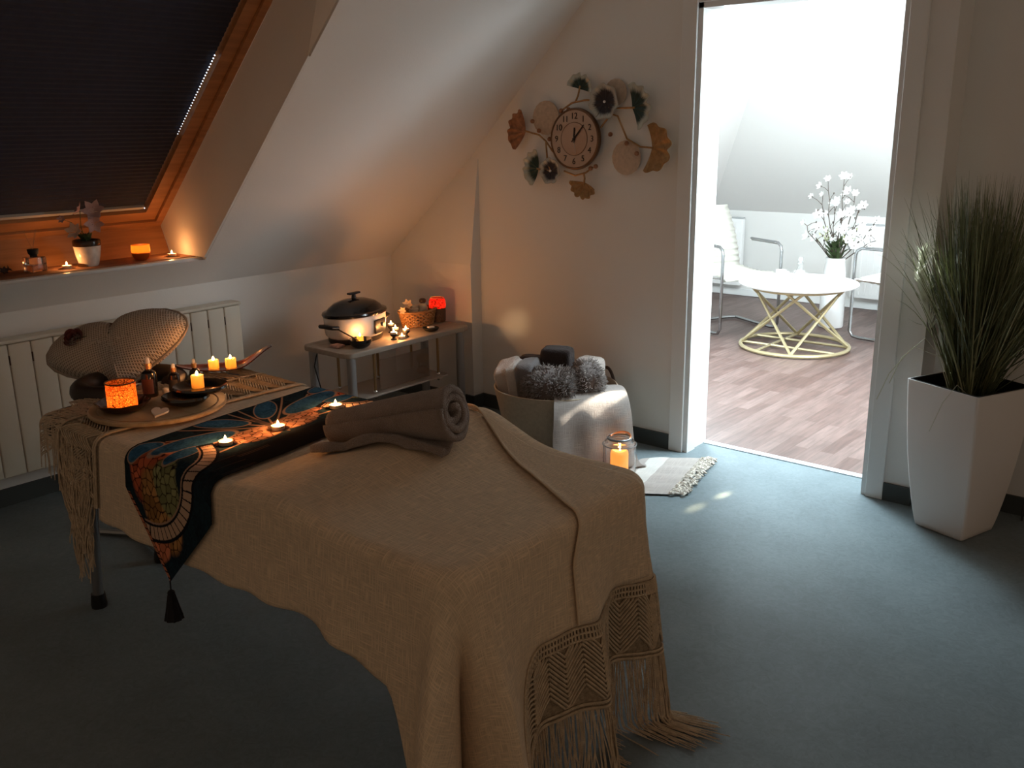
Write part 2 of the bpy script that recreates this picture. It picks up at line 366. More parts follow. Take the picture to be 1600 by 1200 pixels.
# ---------------------------------------------------------------- adjoining room shell
FX0, FY1 = -.18, 4.08
MB().box((FX0 - .2, WY + .001, 0), (FX0, FY1 + .2, .76)).build('wall_far_left', WHITE, None, False, kind='structure')
MB().box((FX0, FY1, 0), (5, FY1 + .2, .77)).build('wall_far_back', WHITE, None, False, kind='structure')
MB().box((4.8, WY + .1, 0), (4.95, FY1, 2.6)).build('wall_far_right', WHITE, None, False, kind='structure')
# two roof slopes meeting in a hip
Hh = 2.55; k1 = (Hh - .765)
b = MB()
c0 = Vector((FX0, FY1, .765)); apex = Vector((FX0 + k1 / 1.10, FY1 - k1 / .85, Hh))
b.poly([c0, (FX0, WY + .001, .765), (apex.x, WY + .001, Hh), apex], (-.05, 0, .05))
b.build('ceiling_far_side', SLOPE, None, False, kind='structure')
b = MB(); b.poly([c0, apex, (4.9, apex.y, Hh), (4.9, FY1, .765)], (0, .05, .05)); b.build('ceiling_far_back', SLOPE, None, False, kind='structure')
MB().box((apex.x - .02, WY, Hh), (4.95, apex.y + .02, Hh + .08)).build('ceiling_far_flat', SLOPE, None, False, kind='structure')
MB().box((FX0, FY1 - .014, 0), (4.8, FY1, .06)).build('baseboard_far', TRIMW, None, False, kind='structure')
# ================================================================ MASSAGE TABLE AND ITS COVERINGS
TX0, TX1, TY0, TY1, TZ = .98, 2.84, -2.56, -1.81, .655
RC = .09
mt = empty('massage_table', (1.9, -2.19, 0), label='padded massage table on grey legs under the beige throw', cat='massage table')
mt_inv = Vector((-1.9, 2.19, 0))
def under(o, parent): # keep world coordinates for children of a moved empty
    o.matrix_parent_inverse = Matrix.Translation(-Vector(parent.location)); return o
LEATHER = mat('black_upholstery', (.028, .018, .014), .45, bump=.1, bscale=300)
def rrect(x0, x1, y0, y1, r, n=8):
    P = []
    for cx, cy, a0 in ((x1 - r, y1 - r, 0), (x0 + r, y1 - r, 90), (x0 + r, y0 + r, 180), (x1 - r, y0 + r, 270)):
        for k in range(n + 1):
            a = math.radians(a0 + 90 * k / n); P.append((cx + r * math.cos(a), cy + r * math.sin(a)))
    return P
def slabmesh(P, z0, z1, bev=.02):
    b = MB(); cx = sum(p[0] for p in P) / len(P); cy = sum(p[1] for p in P) / len(P)
    prof = [(-bev, z0), (-bev * .3, z0 + bev * .3), (0, z0 + bev), (0, z1 - bev), (-bev * .3, z1 - bev * .3), (-bev, z1)]
    rings = []
    for off, z in prof:
        ring = []
        for x, y in P:
            d = Vector((x - cx, y - cy)); L_ = d.length; d = d * ((L_ + off) / L_); ring.append(b.bm.verts.new((cx + d.x, cy + d.y, z)))
        rings.append(ring)
    n = len(P)
    for A, B in zip(rings, rings[1:]):
        for i in range(n): b.bm.faces.new((A[i], A[(i + 1) % n], B[(i + 1) % n], B[i]))
    b.bm.faces.new(rings[0][::-1]); b.bm.faces.new(rings[-1]); return b
under(slabmesh(rrect(TX0, TX1 - .01, TY0 + .012, TY1 - .012, .11), TZ - .085, TZ - .006, .022).build('padded_top', LEATHER, mt), mt)
MB_ = MB(); MB_.box((TX0 + .2, TY0 + .16, TZ - .12), (TX1 - .2, TY1 - .16, TZ - .0855)); under(MB_.build('top_frame', mat('dark_frame', (.05, .045, .04), .5), mt, False), mt)
for x, y, xt in ((1.15, -2.50, 1.22), (1.0, -2.19, 1.12), (2.68, -2.48, 2.60), (2.68, -1.9, 2.60)):
    yt = -1.95 if x == 1.0 else y
    lg = under(MB().tube([(x, y, .03), (xt, yt, TZ - .13)], .017, 12).build('leg', STEEL, mt), mt)
    ft = MB().tube([(x, y, 0.0), (x, y, .012), (x + .001, y, .048)], [.025, .026, .022], 14).build('rubber_foot', BLACK, lg)
# face cradle cushion sticking out at the head end
b = MB(); ctr = Vector((.95, -2.20, .662))
under(b.tube([ctr + Vector((.12 * math.cos(a) * 1.15, .165 * math.sin(a), 0)) for a in [math.radians(30 + 300 * k / 24) for k in range(25)]], .034, 14).build('face_cradle', LEATHER, mt), mt)
under(MB().tube([(1.0, -2.17, .60), (.96, -2.17, .655)], .015, 8).build('cradle_arm', STEEL, mt), mt)
b = MB(); b.tube([(.56, -2.24, .012), (.73, -2.14, .012)], .012, 8); b.tube([(.73, -2.14, .012), (.74, -2.135, .02)], .018, 8)
b.tube([(.74, -2.14, .012), (1.0, -2.185, .02)], .010, 8); under(b.build('foot_brace', STEEL, mt), mt)

# ---- cloth mapping: flat cloth coordinate -> surface draped over the table
IX0, IX1, IY0, IY1 = TX0 + RC, TX1 - RC, TY0 + RC, TY1 - RC
RE = .035
KC = .36
RIDGES = [(2.50, .05, .030), (2.62, .05, .004), (2.93, .075, .12), (3.10, .06, -.075), (3.30, .065, .06), (3.47, .07, -.03), (3.64, .045, .035), (3.79, .06, -.045), (3.97, .06, .02), (4.10, .08, -.03), (1.62, .05, .012), (2.25, .06, .014), (2.10, .05, .0)]
def wav(s):
    return sum(A * math.exp(-((s - c) / w_) ** 2) for c, w_, A in RIDGES)
def bump_top(x, y):
    h = .072 * math.exp(-((x - 2.27) / .16) ** 2) * (.25 + .75 * smooth(-2.6, -2.05, y))
    h += .0035 * mn.noise(Vector((x * 5, y * 5, 0))) + .0012 * mn.noise(Vector((x * 16, y * 12, 3)))
    return h
def C(cx, cy, off=0.0, fl=.10):
    bx = min(max(cx, IX0), IX1); by = min(max(cy, IY0), IY1)
    ox, oy = cx - bx, cy - by; d = math.hypot(ox, oy)
    if d < 1e-9: return Vector((cx, cy, TZ + .004 + bump_top(cx, cy) + off))
    dx, dy = ox / d, oy / d
    # perimeter coordinate, near side -> foot end -> far side
    if by > IY0 and cx <= IX1 and oy > 0: s = IX1 + KC * PI + (IY1 - IY0) + (IX1 - bx)
    elif cx <= IX1: s = bx
    elif oy < 0: s = IX1 + KC * math.atan2(dx, -dy)
    elif oy == 0: s = IX1 + KC * PI / 2 + (by - IY0)
    else: s = IX1 + KC * PI / 2 + (IY1 - IY0) + KC * math.atan2(dy, dx)
    flat = RC - RE + .004; arc = RE * PI / 2
    if d <= flat: out, dz, hang = d, 0, 0
    elif d <= flat + arc:
        t = (d - flat) / RE; out = flat + RE * math.sin(t); dz = RE * (1 - math.cos(t)); hang = 0
    else:
        hang = d - flat - arc; wv = wav(s) * smooth(0, .30, hang) * min(1.6, .5 + hang * 1.6)
        f = fl * hang
        out = flat + RE + f + wv; dz = RE + hang * .985
    z = TZ + .004 + bump_top(bx, by) * (1 - smooth(0, .12, hang)) - dz
    p = Vector((bx + dx * out, by + dy * out, z))
    if z < .006:    # lies on the floor, running outwards
        ex = .006 - z; p += Vector((dx, dy, 0)) * ex; p.z = .006 + .004 * abs(mn.noise(Vector((cx * 40, cy * 40, 0))))
    if off:
        k = min(1, d / (flat + arc)) if d > flat else 0
        ang = k * PI / 2 if d > flat else 0
        p += Vector((dx * math.sin(ang), dy * math.sin(ang), math.cos(ang) if d > flat else 1)) * off
    return p
# cloth outline in hang distance per perimeter station
X_START = 1.43
def hem(s):
    s1 = IX1
    if s < 2.42: return .325 - .02 * smooth(2.0, 2.4, s) + .004 * math.sin(s * 31)
    h = .305 + .055 * smooth(2.42, 2.66, s) + .30 * smooth(2.66, 2.80, s)
    h -= .325 * smooth(3.24, 3.50, s)
    return h + .004 * math.sin(s * 31)
stations = []
for k in range(81): stations.append((X_START + (IX1 - X_START) * k / 80, IY0, 0, -1, X_START + (IX1 - X_START) * k / 80))
for k in range(1, 33):
    a = PI / 2 * k / 32; stations.append((IX1, IY0, math.sin(a), -math.cos(a), IX1 + KC * a))
for k in range(1, 49):
    y = IY0 + (IY1 - IY0) * k / 48; stations.append((IX1, y, 1, 0, IX1 + KC * PI / 2 + (y - IY0)))
for k in range(1, 21):
    a = PI / 2 * k / 20; stations.append((IX1, IY1, math.cos(a), math.sin(a), IX1 + KC * PI / 2 + (IY1 - IY0) + KC * a))
THROW = weave('beige_linen', (.70, .54, .375), 330, .20, .5)
MACR = mat('macrame_cord', (.58, .45, .31), .95, var=.2, vscale=60, bump=.5, bscale=400, sheen=.2, spec=.1)
throw = empty('throw_blanket', (1.9, -2.19, TZ), label='long beige linen throw with macrame and fringe draped over the massage table', cat='throw')
def keep(o): o.matrix_parent_inverse = Matrix.Translation(-Vector(throw.location)); return o
b = MB(); bm = b.bm; uvl = bm.loops.layers.uv.verify(); ND = 34
def fc(vs, uvs):
    try: f = bm.faces.new(vs)
    except ValueError: return
    for lp, uv in zip(f.loops, uvs): lp[uvl].uv = uv
cols = []
for (bx, by, dx, dy, s) in stations:
    H = hem(s)
    col = []
    for j in range(ND + 1):
        d = H * (j / ND)
        cxx, cyy = bx + dx * d, by + dy * d
        if j == 0: p = C(bx, by)
        else: p = C(cxx, cyy)
        col.append((bm.verts.new(p), (cxx, cyy)))
    cols.append(col)
for A, B_ in zip(cols, cols[1:]):
    for j in range(ND):
        fc((A[j][0], B_[j][0], B_[j + 1][0], A[j + 1][0]), (A[j][1], B_[j][1], B_[j + 1][1], A[j + 1][1]))
# top and far side
NX, NY = 81, 49
g = {}
for i in range(NX):
    for j in range(NY):
        x = X_START + (IX1 - X_START) * i / (NX - 1); y = IY0 + (IY1 - IY0) * j / (NY - 1); g[i, j] = (bm.verts.new(C(x, y)), (x, y))
for i in range(NX - 1):
    for j in range(NY - 1):
        q = [g[i, j], g[i + 1, j], g[i + 1, j + 1], g[i, j + 1]]; fc([k[0] for k in q], [k[1] for k in q])
fs = {}
for i in range(NX):
    for j in range(17):
        x = X_START + (IX1 - X_START) * i / (NX - 1); fs[i, j] = (bm.verts.new(C(x, IY1 + .30 * j / 16)), (x, IY1 + .30 * j / 16))
for i in range(NX - 1):
    for j in range(16):
        q = [fs[i, j], fs[i + 1, j], fs[i + 1, j + 1], fs[i, j + 1]]; fc([k[0] for k in q], [k[1] for k in q])
bmesh.ops.remove_doubles(bm, verts=bm.verts, dist=1e-4)
o = keep(b.build('linen_cloth', THROW, throw)); o.data.shade_smooth(); solid(o, .0022, 0)
# folded-over edge strip along the far side
def flapf(u, v):
    x = 2.10 + u * (IX1 + .325 - 2.10)
    yl = np.interp(x, [2.10, 2.28, 2.61, 2.80, 2.93, 3.2], [-1.80, -1.865, -2.03, -2.13, -2.19, -2.20])
    y = yl + v * (IY1 + .02 - yl); 
    return C(x, y, .006 + .004 * math.exp(-(v / .06) ** 2))
o = keep(MB().grid(flapf, 90, 30, uvfn=lambda u, v: (2.1 + u * .97, -2.2 + v * .5)).build('folded_edge', THROW, throw)); o.data.shade_smooth(); solid(o, .003, 0)
o = keep(MB().tube([flapf(k / 70, 0) + Vector((0, -.001, .001)) for k in range(71)], .0028, 6).build('edge_seam', THROW, throw))

# macrame: a tight backing plus raised cords following the drape
def station_at(s):
    if s <= IX1: return (s, IY0, 0, -1)
    s2 = s - IX1
    if s2 <= KC * PI / 2: a = s2 / KC; return (IX1, IY0, math.sin(a), -math.cos(a))
    s2 -= KC * PI / 2
    if s2 <= IY1 - IY0: return (IX1, IY0 + s2, 1, 0)
    a = (s2 - (IY1 - IY0)) / KC; return (IX1, IY1, math.cos(a), math.sin(a))
def Sk(s, d, off=0):
    bx, by, dx, dy = station_at(s); return C(bx + dx * d, by + dy * d, off)
S0, S1, MW = 3.20, 4.04, .215
def dens(s): return 1.0
b = MB()
b.grid(lambda u, v: Sk(S0 + u * (S1 - S0), hem(S0 + u * (S1 - S0)) + v * MW, -.001), 150, 14)
o = keep(b.build('macrame_backing', mat('macrame_shade', (.42, .32, .21), .95, var=.3, vscale=120, bump=.8, bscale=500), throw))
b = MB()
def cord(fn, n, r=.0024):
    b.tube([fn(k / (n - 1)) for k in range(n)], r, 5, caps=False)
P_ = .088
nd = int((S1 - S0) / P_)
for i in range(-1, nd + 1):
    for q in range(-3, 9):          # nested chevrons / diamonds
        for sg in (1, -1):
            def f(t, i=i, q=q, sg=sg):
                s = S0 + (i + .5) * P_ + sg * (t * P_ * .5) + sg * q * .0
                s = min(max(s, S0), S1)
                dd = .042 + q * .0125 + t * .055
                return Sk(s, hem(s) + min(max(dd, .038), .190), .003 if .038 < dd < .190 else -.002)
            cord(f, 9, .0030)
for dd in (.004, .019, .034, .195, .207):
    cord(lambda t: Sk(S0 + t * (S1 - S0), hem(S0 + t * (S1 - S0)) + dd, .003), 150, .0034)
for k in range(100):
    s = S0 + (S1 - S0) * k / 99
    cord(lambda t: Sk(s, hem(s) + .002 + t * .034 + 0, .0045), 4, .0026)
keep(b.build('macrame_border', MACR, throw))
rnd = random.Random(3)
b = MB()
for k in range(330):
    s = S0 + (S1 - S0) * (k + rnd.random() * .8) / 330; d0 = hem(s) + MW - .012; Lf = .20 + .05 * rnd.random() + (.12 * rnd.random() if s > 3.8 else 0); wa = rnd.uniform(-.022, .022); ph = rnd.random() * 6
    pts = []
    for j in range(9):
        t = j / 8; p = Sk(min(max(s + wa * t, S0), S1), d0 + Lf * t, .003 * math.sin(3 * t + ph))
        p += Vector((.004 * math.sin(5 * t + ph), .005 * math.sin(4 * t + ph), 0)) * t; pts.append(p)
    b.tube(pts, [.0019] * 8 + [.0012], 4, caps=False)
keep(b.build('fringe', MACR, throw, kind='stuff'))
# head end: macrame band over the table, hanging at the near side, loose fringe
b = MB(); b.grid(lambda u, v: C(1.19 + v * .25, -1.70 - u * 1.06, .002), 90, 22)
keep(b.build('macrame_backing', MATS['macrame_shade'], throw))
b = MB()
for q in range(11):
    for i in range(15):
        for sg in (1, -1):
            y0 = -1.72 - .07 * i
            cord(lambda t: C(1.205 + q * .016 + t * .06, y0 - sg * t * .035, .006), 5, .0026)
for xx in (1.20, 1.43, 1.42): cord(lambda t: C(xx, -1.70 - t * 1.06, .007), 70, .0034)
keep(b.build('macrame_border', MACR, throw))
b = MB()
for k in range(260):
    y = -1.76 - .86 * rnd.random() ** .8; x = 1.205; L_ = .19 + .06 * rnd.random(); dy = rnd.uniform(-.05, .03); ph = rnd.random() * 6
    pts = []
    for j in range(9):
        t = j / 8; xx = x - L_ * t; yy = y + dy * t + .01 * math.sin(4 * t + ph)
        if yy > -2.44: p = C(max(xx, TX0 + .03), yy, .003 + .004 * rnd.random())
        else:
            p = C(max(xx, 1.07), yy - .06 * t * t * (1 if yy < -2.5 else .3), .004)
        pts.append(p)
    b.tube(pts, .0019, 4, caps=False)
for k in range(190):   # the bunch hanging off the near head corner
    x = 1.20 + .21 * rnd.random(); d0 = rnd.uniform(.10, .26); L_ = rnd.uniform(.18, .34); xb = 1.30 + .06 * (rnd.random() - .5) * 2
    top = C(x, IY0 - d0, .004); pts = []
    for j in range(10):
        t = j / 9; xx = x + (xb - x) * smooth(0, 1, t); z = top.z - L_ * t
        pts.append(Vector((xx + .004 * math.sin(9 * t + k), top.y - .012 * t + .008 * math.sin(6 * t + k * 2), max(z, .12 + .07 * rnd.random() if j > 7 else 0))))
    b.tube(pts, .0019, 4, caps=False)
for k in range(22):    # a few stray strands over the black padding edge
    x = 1.10 + .16 * rnd.random(); y0 = IY0 - .03
    L_ = rnd.uniform(.08, .20); sw = rnd.uniform(-.03, .05)
    b.tube([C(x, y0, .004)] + [C(x + sw * t, y0 - .06 - L_ * t, .005) for t in (0, .3, .6, 1)], .0017, 4, caps=False)
keep(b.build('fringe', MACR, throw, kind='stuff'))

# ---------------------------------------------------------------- butterfly runner
BY = -2.19
def rcen(y): return np.interp(-y, [1.6, 1.81, 2.19, 2.56, 2.95], [1.70, 1.715, 1.765, 1.815, 1.855])
LN = .665       # from butterfly body to the near tip (cloth distance)
HW = .212
def rw(Lc): return HW * min(1, max(0, (LN - Lc) / .21)) if Lc > 0 else HW
def lobe(X, Yv, cx, cy, a, bb, deg):
    t = np.radians(deg); dx, dy = X - cx, Yv - cy; u = dx * np.cos(t) + dy * np.sin(t); v = -dx * np.sin(t) + dy * np.cos(t)
    return np.sqrt((u / a) ** 2 + (v / bb) ** 2)
def hsh(ix, iy, k=0):
    return np.modf(np.abs(np.sin(ix * 127.1 + iy * 311.7 + k * 74.7) * 43758.5453))[0]
def voro(X, Yv, sc):
    x, y = X * sc, Yv * sc; ix, iy = np.floor(x), np.floor(y); d1 = np.full(X.shape, 9.); d2 = np.full(X.shape, 9.); idc = np.zeros(X.shape)
    for a in (-1, 0, 1):
        for c in (-1, 0, 1):
            px, py = ix + a + hsh(ix + a, iy + c), iy + c + hsh(ix + a, iy + c, 1); d = np.hypot(x - px, y - py)
            n_ = d < d1; d2 = np.where(n_, d1, np.minimum(d2, d)); idc = np.where(n_, hsh(ix + a, iy + c, 2), idc); d1 = np.where(n_, d, d1)
    return d2 - d1, idc
def paint(X, Yv):
    X = np.abs(X); edge, cid = voro(X, Yv, 42); e2, c2 = voro(X + 3, Yv, 16)
    def mixc(c, d, m): return c * (1 - m[:, None]) + np.array(d)[None, :] * m[:, None]
    st = lambda a, b_, x: np.clip((x - a) / (b_ - a), 0, 1)
    col = np.tile(np.array([[.012, .014, .020]]), (len(X), 1))
    n1 = hsh(np.floor(X * 160), np.floor(Yv * 160)) * .5 + c2 * .5
    col = mixc(col, (.02, .045, .06), n1 * .8)
    cell = st(.05, .14, edge)
    # coral / orange field along the wing
    def field(dd, c, soft=.15):
        nonlocal col
        m = 1 - st(1 - soft, 1, dd); cc = np.array(c)[None, :] * (.55 + .75 * cid[:, None]); tgt = cc * cell[:, None] + np.array([[.02, .012, .01]]) * (1 - cell[:, None])
        col = col * (1 - m[:, None]) + tgt * m[:, None]
    field(lobe(X, Yv, .36, .10, .13, .085, 10), (.55, .13, .06))
    field(lobe(X, Yv, .48, .03, .13, .085, -40), (.40, .20, .07))
    field(lobe(X, Yv, .41, .00, .09, .06, -30), (.22, .22, .10))
    field(lobe(X, Yv, .07, -.015, .10, .06, 0), (.50, .24, .14))
    field(lobe(X, Yv, .575, .06, .055, .075, 0), (.62, .20, .10))
    field(lobe(X, Yv, .16, .02, .13, .03, 15), (.50, .22, .13))
    # tan veins from the body
    for ang in (5, 22, 40, 62, 84, -18):
        t = np.radians(ang) + .5 * X; d = np.abs(-np.sin(t) * X + np.cos(t) * Yv); al = np.cos(t) * X + np.sin(t) * Yv
        m = (1 - st(.0022, .0045, d)) * (al > .02) * (al < .32); col = mixc(col, (.40, .24, .15), m * .85)
    # blue lobes with tan outline
    for cx, cy, a, b_, dg in ((.225, .085, .125, .048, 12), (.085, .150, .085, .036, 50), (.335, .170, .05, .03, 20), (.30, .03, .06, .028, -5)):
        d = lobe(X, Yv, cx, cy, a, b_, dg); m = 1 - st(1.0, 1.03, d)
        blue = np.array([[.035, .105, .19]]) * (.5 + .9 * n1[:, None]) ; col = col * (1 - m[:, None]) + blue * m[:, None]
        rim = (1 - st(.03, .07, np.abs(d - 1.04))) ; col = mixc(col, (.38, .24, .16), rim * .9)
    # dark border of the wing with ivory windows
    R_ = np.hypot((X - .385) * 1.18, Yv - .09); an = np.degrees(np.arctan2(Yv - .09, X - .40))
    band = (np.abs(R_ - .195) < .030) & (X > .20) & (an < 15) & (an > -165); col[band] = (.012, .013, .018)
    win_ = (np.abs(R_ - .195) < .0195) & (X > .20) & (an < 12) & (an > -160) & (np.modf(np.abs(an) / 7.5)[0] > .16); col[win_] = (.50, .34, .24)
    ring = np.abs(R_ - .165) < .003; col[ring & (an < 12) & (an > -160)] = (.38, .24, .16)
    # butterfly body
    m = lobe(X, Yv, 0, .02, .012, .10, 0) < 1; col[m] = (.10, .07, .06)
    # dark lower half keeps smoky streaks
    m = st(-.06, -.11, Yv) * st(.40, .25, X); col = mixc(col, (.010, .009, .010), m * .95)
    stv = hsh(np.floor(Yv * 260), np.floor(X * 9)) ; col = mixc(col, (.09, .055, .04), m * (stv > .93) * .35)
    bb = (LN - X < .20) & (np.abs(np.abs(Yv) - HW * np.clip((LN - X) / .21, 0, 1)) < .018) & (Yv > 0); col[bb] = (.012, .01, .012)
    wd = bb & (np.abs(np.abs(Yv) - HW * np.clip((LN - X) / .21, 0, 1) + .003) < .012) & (np.modf(X * 75)[0] > .25); col[wd] = (.42, .16, .09)
    edge_ = HW - np.abs(Yv) < .004; col[edge_] = (.01, .01, .012)
    return np.clip(col, 0, 1)
NU, NV = 700, 200
def rfn(u, v):
    Lc = LN - u * (LN + .58); q = (v - .5) * 2 * max(rw(Lc), .002); y = BY - Lc
    return Lc, q, C(float(rcen(y)) - q, y, .010, .13)
b = MB(); bm = b.bm; UV_ = []; V = []
for i in range(NU):
    row = []
    for j in range(NV):
        Lc, q, p = rfn(i / (NU - 1), j / (NV - 1)); UV_.append((Lc, q)); row.append(bm.verts.new(p))
    V.append(row)
for i in range(NU - 1):
    for j in range(NV - 1): bm.faces.new((V[i][j], V[i + 1][j], V[i + 1][j + 1], V[i][j + 1]))
run = b.build('table_runner', None, None, normals=False); run.data.shade_smooth()
A_ = np.array(UV_); colr = np.concatenate([paint(A_[:, 0], A_[:, 1]), np.ones((len(A_), 1))], 1).astype(np.float32)
ca = run.data.color_attributes.new('Col', 'FLOAT_COLOR', 'POINT'); ca.data.foreach_set('color', colr.ravel())
run.data.materials.append(vcol_mat('runner_print', rough=.92))
tagp(run, 'dark butterfly wing print table runner lying across the beige throw', 'table runner')
tip = rfn(0, .5)[2]
b = MB(); b.tube([tip + Vector((0, 0, .004)), tip + Vector((.002, -.002, -.025))], .0022, 6); b.sphere(tip + Vector((.002, -.002, -.03)), .010, (1, 1, .9))
b.lathe([(0, -.030), (.010, -.034), (.012, -.045), (.018, -.075), (.025, -.105), (.020, -.108), (0, -.106)], 24, tip + Vector((.002, -.002, 0)), wob=lambda a, z: .10 * math.sin(a * 9))
b.build('tassel', mat('black_thread', (.010, .009, .010), .9), run)

# ---------------------------------------------------------------- rolled towel
TOW = mat('taupe_towel', (.285, .22, .185), .98, var=.12, vscale=30, bump=.9, bscale=330, sheen=.4, spec=.05)
tw = empty('rolled_towel', (2.02, -2.205, 0), label='taupe terry towel rolled up with a loose end on the throw', cat='towel')
A0 = Vector((2.025, -2.185, .716)); A1 = Vector((2.405, -2.065, .806)); ax = (A1 - A0).normalized(); sx_ = ax.cross(Vector((0, 0, 1))).normalized(); sy_ = sx_.cross(ax)
def roll(u, v):      # u around the spiral, v along the axis
    turns = 2.9; th = u * turns * 2 * PI + 1.0; rr = .006 + (.038 + .036 * v) * (u ** .85)
    rr *= 1 + .04 * math.sin(1.9 * th + 2) * u + .07 * mn.noise(Vector((th * 1.5, v * 4, 0)))
    e_ = .010 * (1 - u) * (1 if v > .5 else -1) * abs(2 * v - 1) ** 3 
    e2 = -.012 * abs(2 * v - 1) ** 8 * (1 if v > .5 else -1)
    c = A0.lerp(A1, v) + ax * (e2 - e_ * .6 + .006 * math.sin(th * .7))
    return c + sx_ * rr * math.cos(th) * 1.06 + sy_ * rr * math.sin(th) * .97
o = MB().grid(roll, 240, 26).build('towel_roll', TOW, tw); o.matrix_parent_inverse = Matrix.Translation(-Vector(tw.location)); o.data.shade_smooth(); solid(o, .0195, 0)
def flap2(u, v):
    c = A0.lerp(A1, .02 + .96 * v); per = .028 + u * (.085 + .02 * math.sin(v * 5))
    base = c + sx_ * per * 1.0
    zt_ = bump_top(base.x, base.y) + TZ + .016 + .018 * abs(math.sin(v * 7 + 1)) * u * (.3 + v * .6)
    z = (c.z - .045 - .025 * v) * (1 - smooth(0, .5, u)) + zt_ * smooth(0, .5, u)
    return Vector((base.x, base.y, max(z, zt_ - .002)))
o = MB().grid(flap2, 24, 50).build('loose_end', TOW, tw); o.matrix_parent_inverse = Matrix.Translation(-Vector(tw.location)); solid(o, .011, 0)
b = MB()
for q in (0, .5):
    b.tube([flap2(.93, k / 30) + Vector((0, 0, .008 - .010 * q)) for k in range(31)], [.006 + .006 * abs(math.sin(k * .35)) for k in range(31)], 8)
o = b.build('rolled_hem', TOW, tw); o.matrix_parent_inverse = Matrix.Translation(-Vector(tw.location))

# ================================================================ CANDLES
def flame(parent, loc, h=.016, r=.0042, watts=.5, name='flame', dz=.006):
    p = Vector(loc)
    f = MB().lathe([(0, 0), (r * .7, h * .12), (r, h * .32), (r * .75, h * .6), (r * .3, h * .85), (0, h)], 10, p).build(name, FLAME, parent)
    f.visible_shadow = True
    MB_ = MB().tube([p + Vector((0, 0, -.005)), p + Vector((0, 0, .003))], .0007, 5); MB_.build('wick', WICK, parent)
    return p
def tealight(loc, label, group=None, watts=.5, r=.0185, par=None):
    """aluminium cup, white wax, wick, flame"""
    t = empty('tealight', loc, label=label, cat='candle', group=group)
    MB().lathe([(0, 0), (r, 0), (r + .0008, .013), (r + .0014, .0135), (r, .0125), (r - .0008, .003)], 24).build('cup', ALU, t)
    MB().lathe([(0, .002), (r - .001, .002), (r - .001, .0112), (r * .5, .0105), (0, .0102)], 24).build('wax', WAXW, t)
    flame(t, (0, 0, .013), h=.017)
    flame_light(Vector(loc) + Vector((0, 0, .026)), watts * 1.9)
    return t
def votive(loc, label, r=.017, h=.030, watts=.6, group=None):
    t = empty('votive_candle', loc, label=label, cat='candle', group=group)
    MB().lathe([(0, 0), (r, 0), (r, h), (r * .9, h + .001), (r * .7, h - .004), (0, h - .006), (0, h - .008), (r * .66, h - .007), (r - .0035, h - .006), (r - .003, .003), (0, .003)], 24).build('wax', WAXL, t)
    flame(t, (0, 0, h - .002), h=.018, r=.005)
    flame_light(Vector(loc) + Vector((0, 0, h + .012)), watts * 1.5)
    flame_light(Vector(loc) + Vector((0, 0, h * .55)), watts * .5, size=.003)
    return t
TOP = TZ + .006
def ontop(x, y, d=0): return Vector((x, y, TZ + .005 + bump_top(x, y) + d))
tealight(ontop(1.797, -2.374, .007), 'lit tealight on the runner, nearest the hanging tassel', watts=.55)
tealight(ontop(1.800, -2.200, .007), 'lit tealight on the runner, middle one of the three', watts=.55)
tealight(ontop(1.765, -1.957, .007), 'lit tealight on the runner beside the end of the rolled towel', watts=.55)

# ================================================================ TRAY GROUP AT THE HEAD END
TR = Vector((1.325, -2.305, TZ + .013))
t = empty('round_tray', TR, label='round pale wooden tray under bottles and candles at the head end', cat='tray')
MB().lathe([(0, 0), (.195, 0), (.205, .005), (.207, .014), (.202, .017), (.192, .014), (.17, .013), (0, .013)], 64).build('board', PALEWOOD, t)
MB().lathe([(.176, .0130), (.180, .0150), (.184, .0130)], 64).build('rim_groove', wood('darker_wood', (.30, .18, .09), (.40, .25, .13), (2, 12, 12)), t)
TZ2 = TR.z + .0135
# dark glass dish with amber jar
dp = Vector((1.295, -2.405, TZ2))
DARKGLASS = mat('dark_glass', (.035, .012, .006), .12, trans=.25, spec=.8)
MB().lathe([(0, 0), (.045, 0), (.062, .008), (.078, .026), (.080, .030), (.076, .030), (.060, .012), (.043, .005), (0, .005)], 48, wob=lambda a, z: .05 * math.sin(a * 8) * (z / .03)).build('scalloped_dish', DARKGLASS, None, label='dark brown scalloped glass dish under the amber mosaic jar', cat='dish').location = dp
jp = dp + Vector((0, 0, .0065))
AMBER = translucent('amber_mosaic', (.80, .12, .015), (1.0, .34, .07), .8, vor=150)
t = empty('mosaic_candle_jar', jp, label='glowing amber mosaic glass candle jar on the round tray', cat='candle holder')
MB().lathe([(0, .001), (.042, .001), (.044, .004), (.044, .080), (.0435, .084)], 40).build('glass', AMBER, t)
MB().tube([(.044 * math.cos(a), .044 * math.sin(a), .084) for a in [2 * PI * k / 40 for k in range(40)]], .0022, 6, closed=True).build('dark_rim', mat('dark_rim', (.05, .02, .01), .3, .5), t)
tealight(jp + Vector((0, 0, .0035)), 'tealight burning inside the amber mosaic jar', watts=.26)
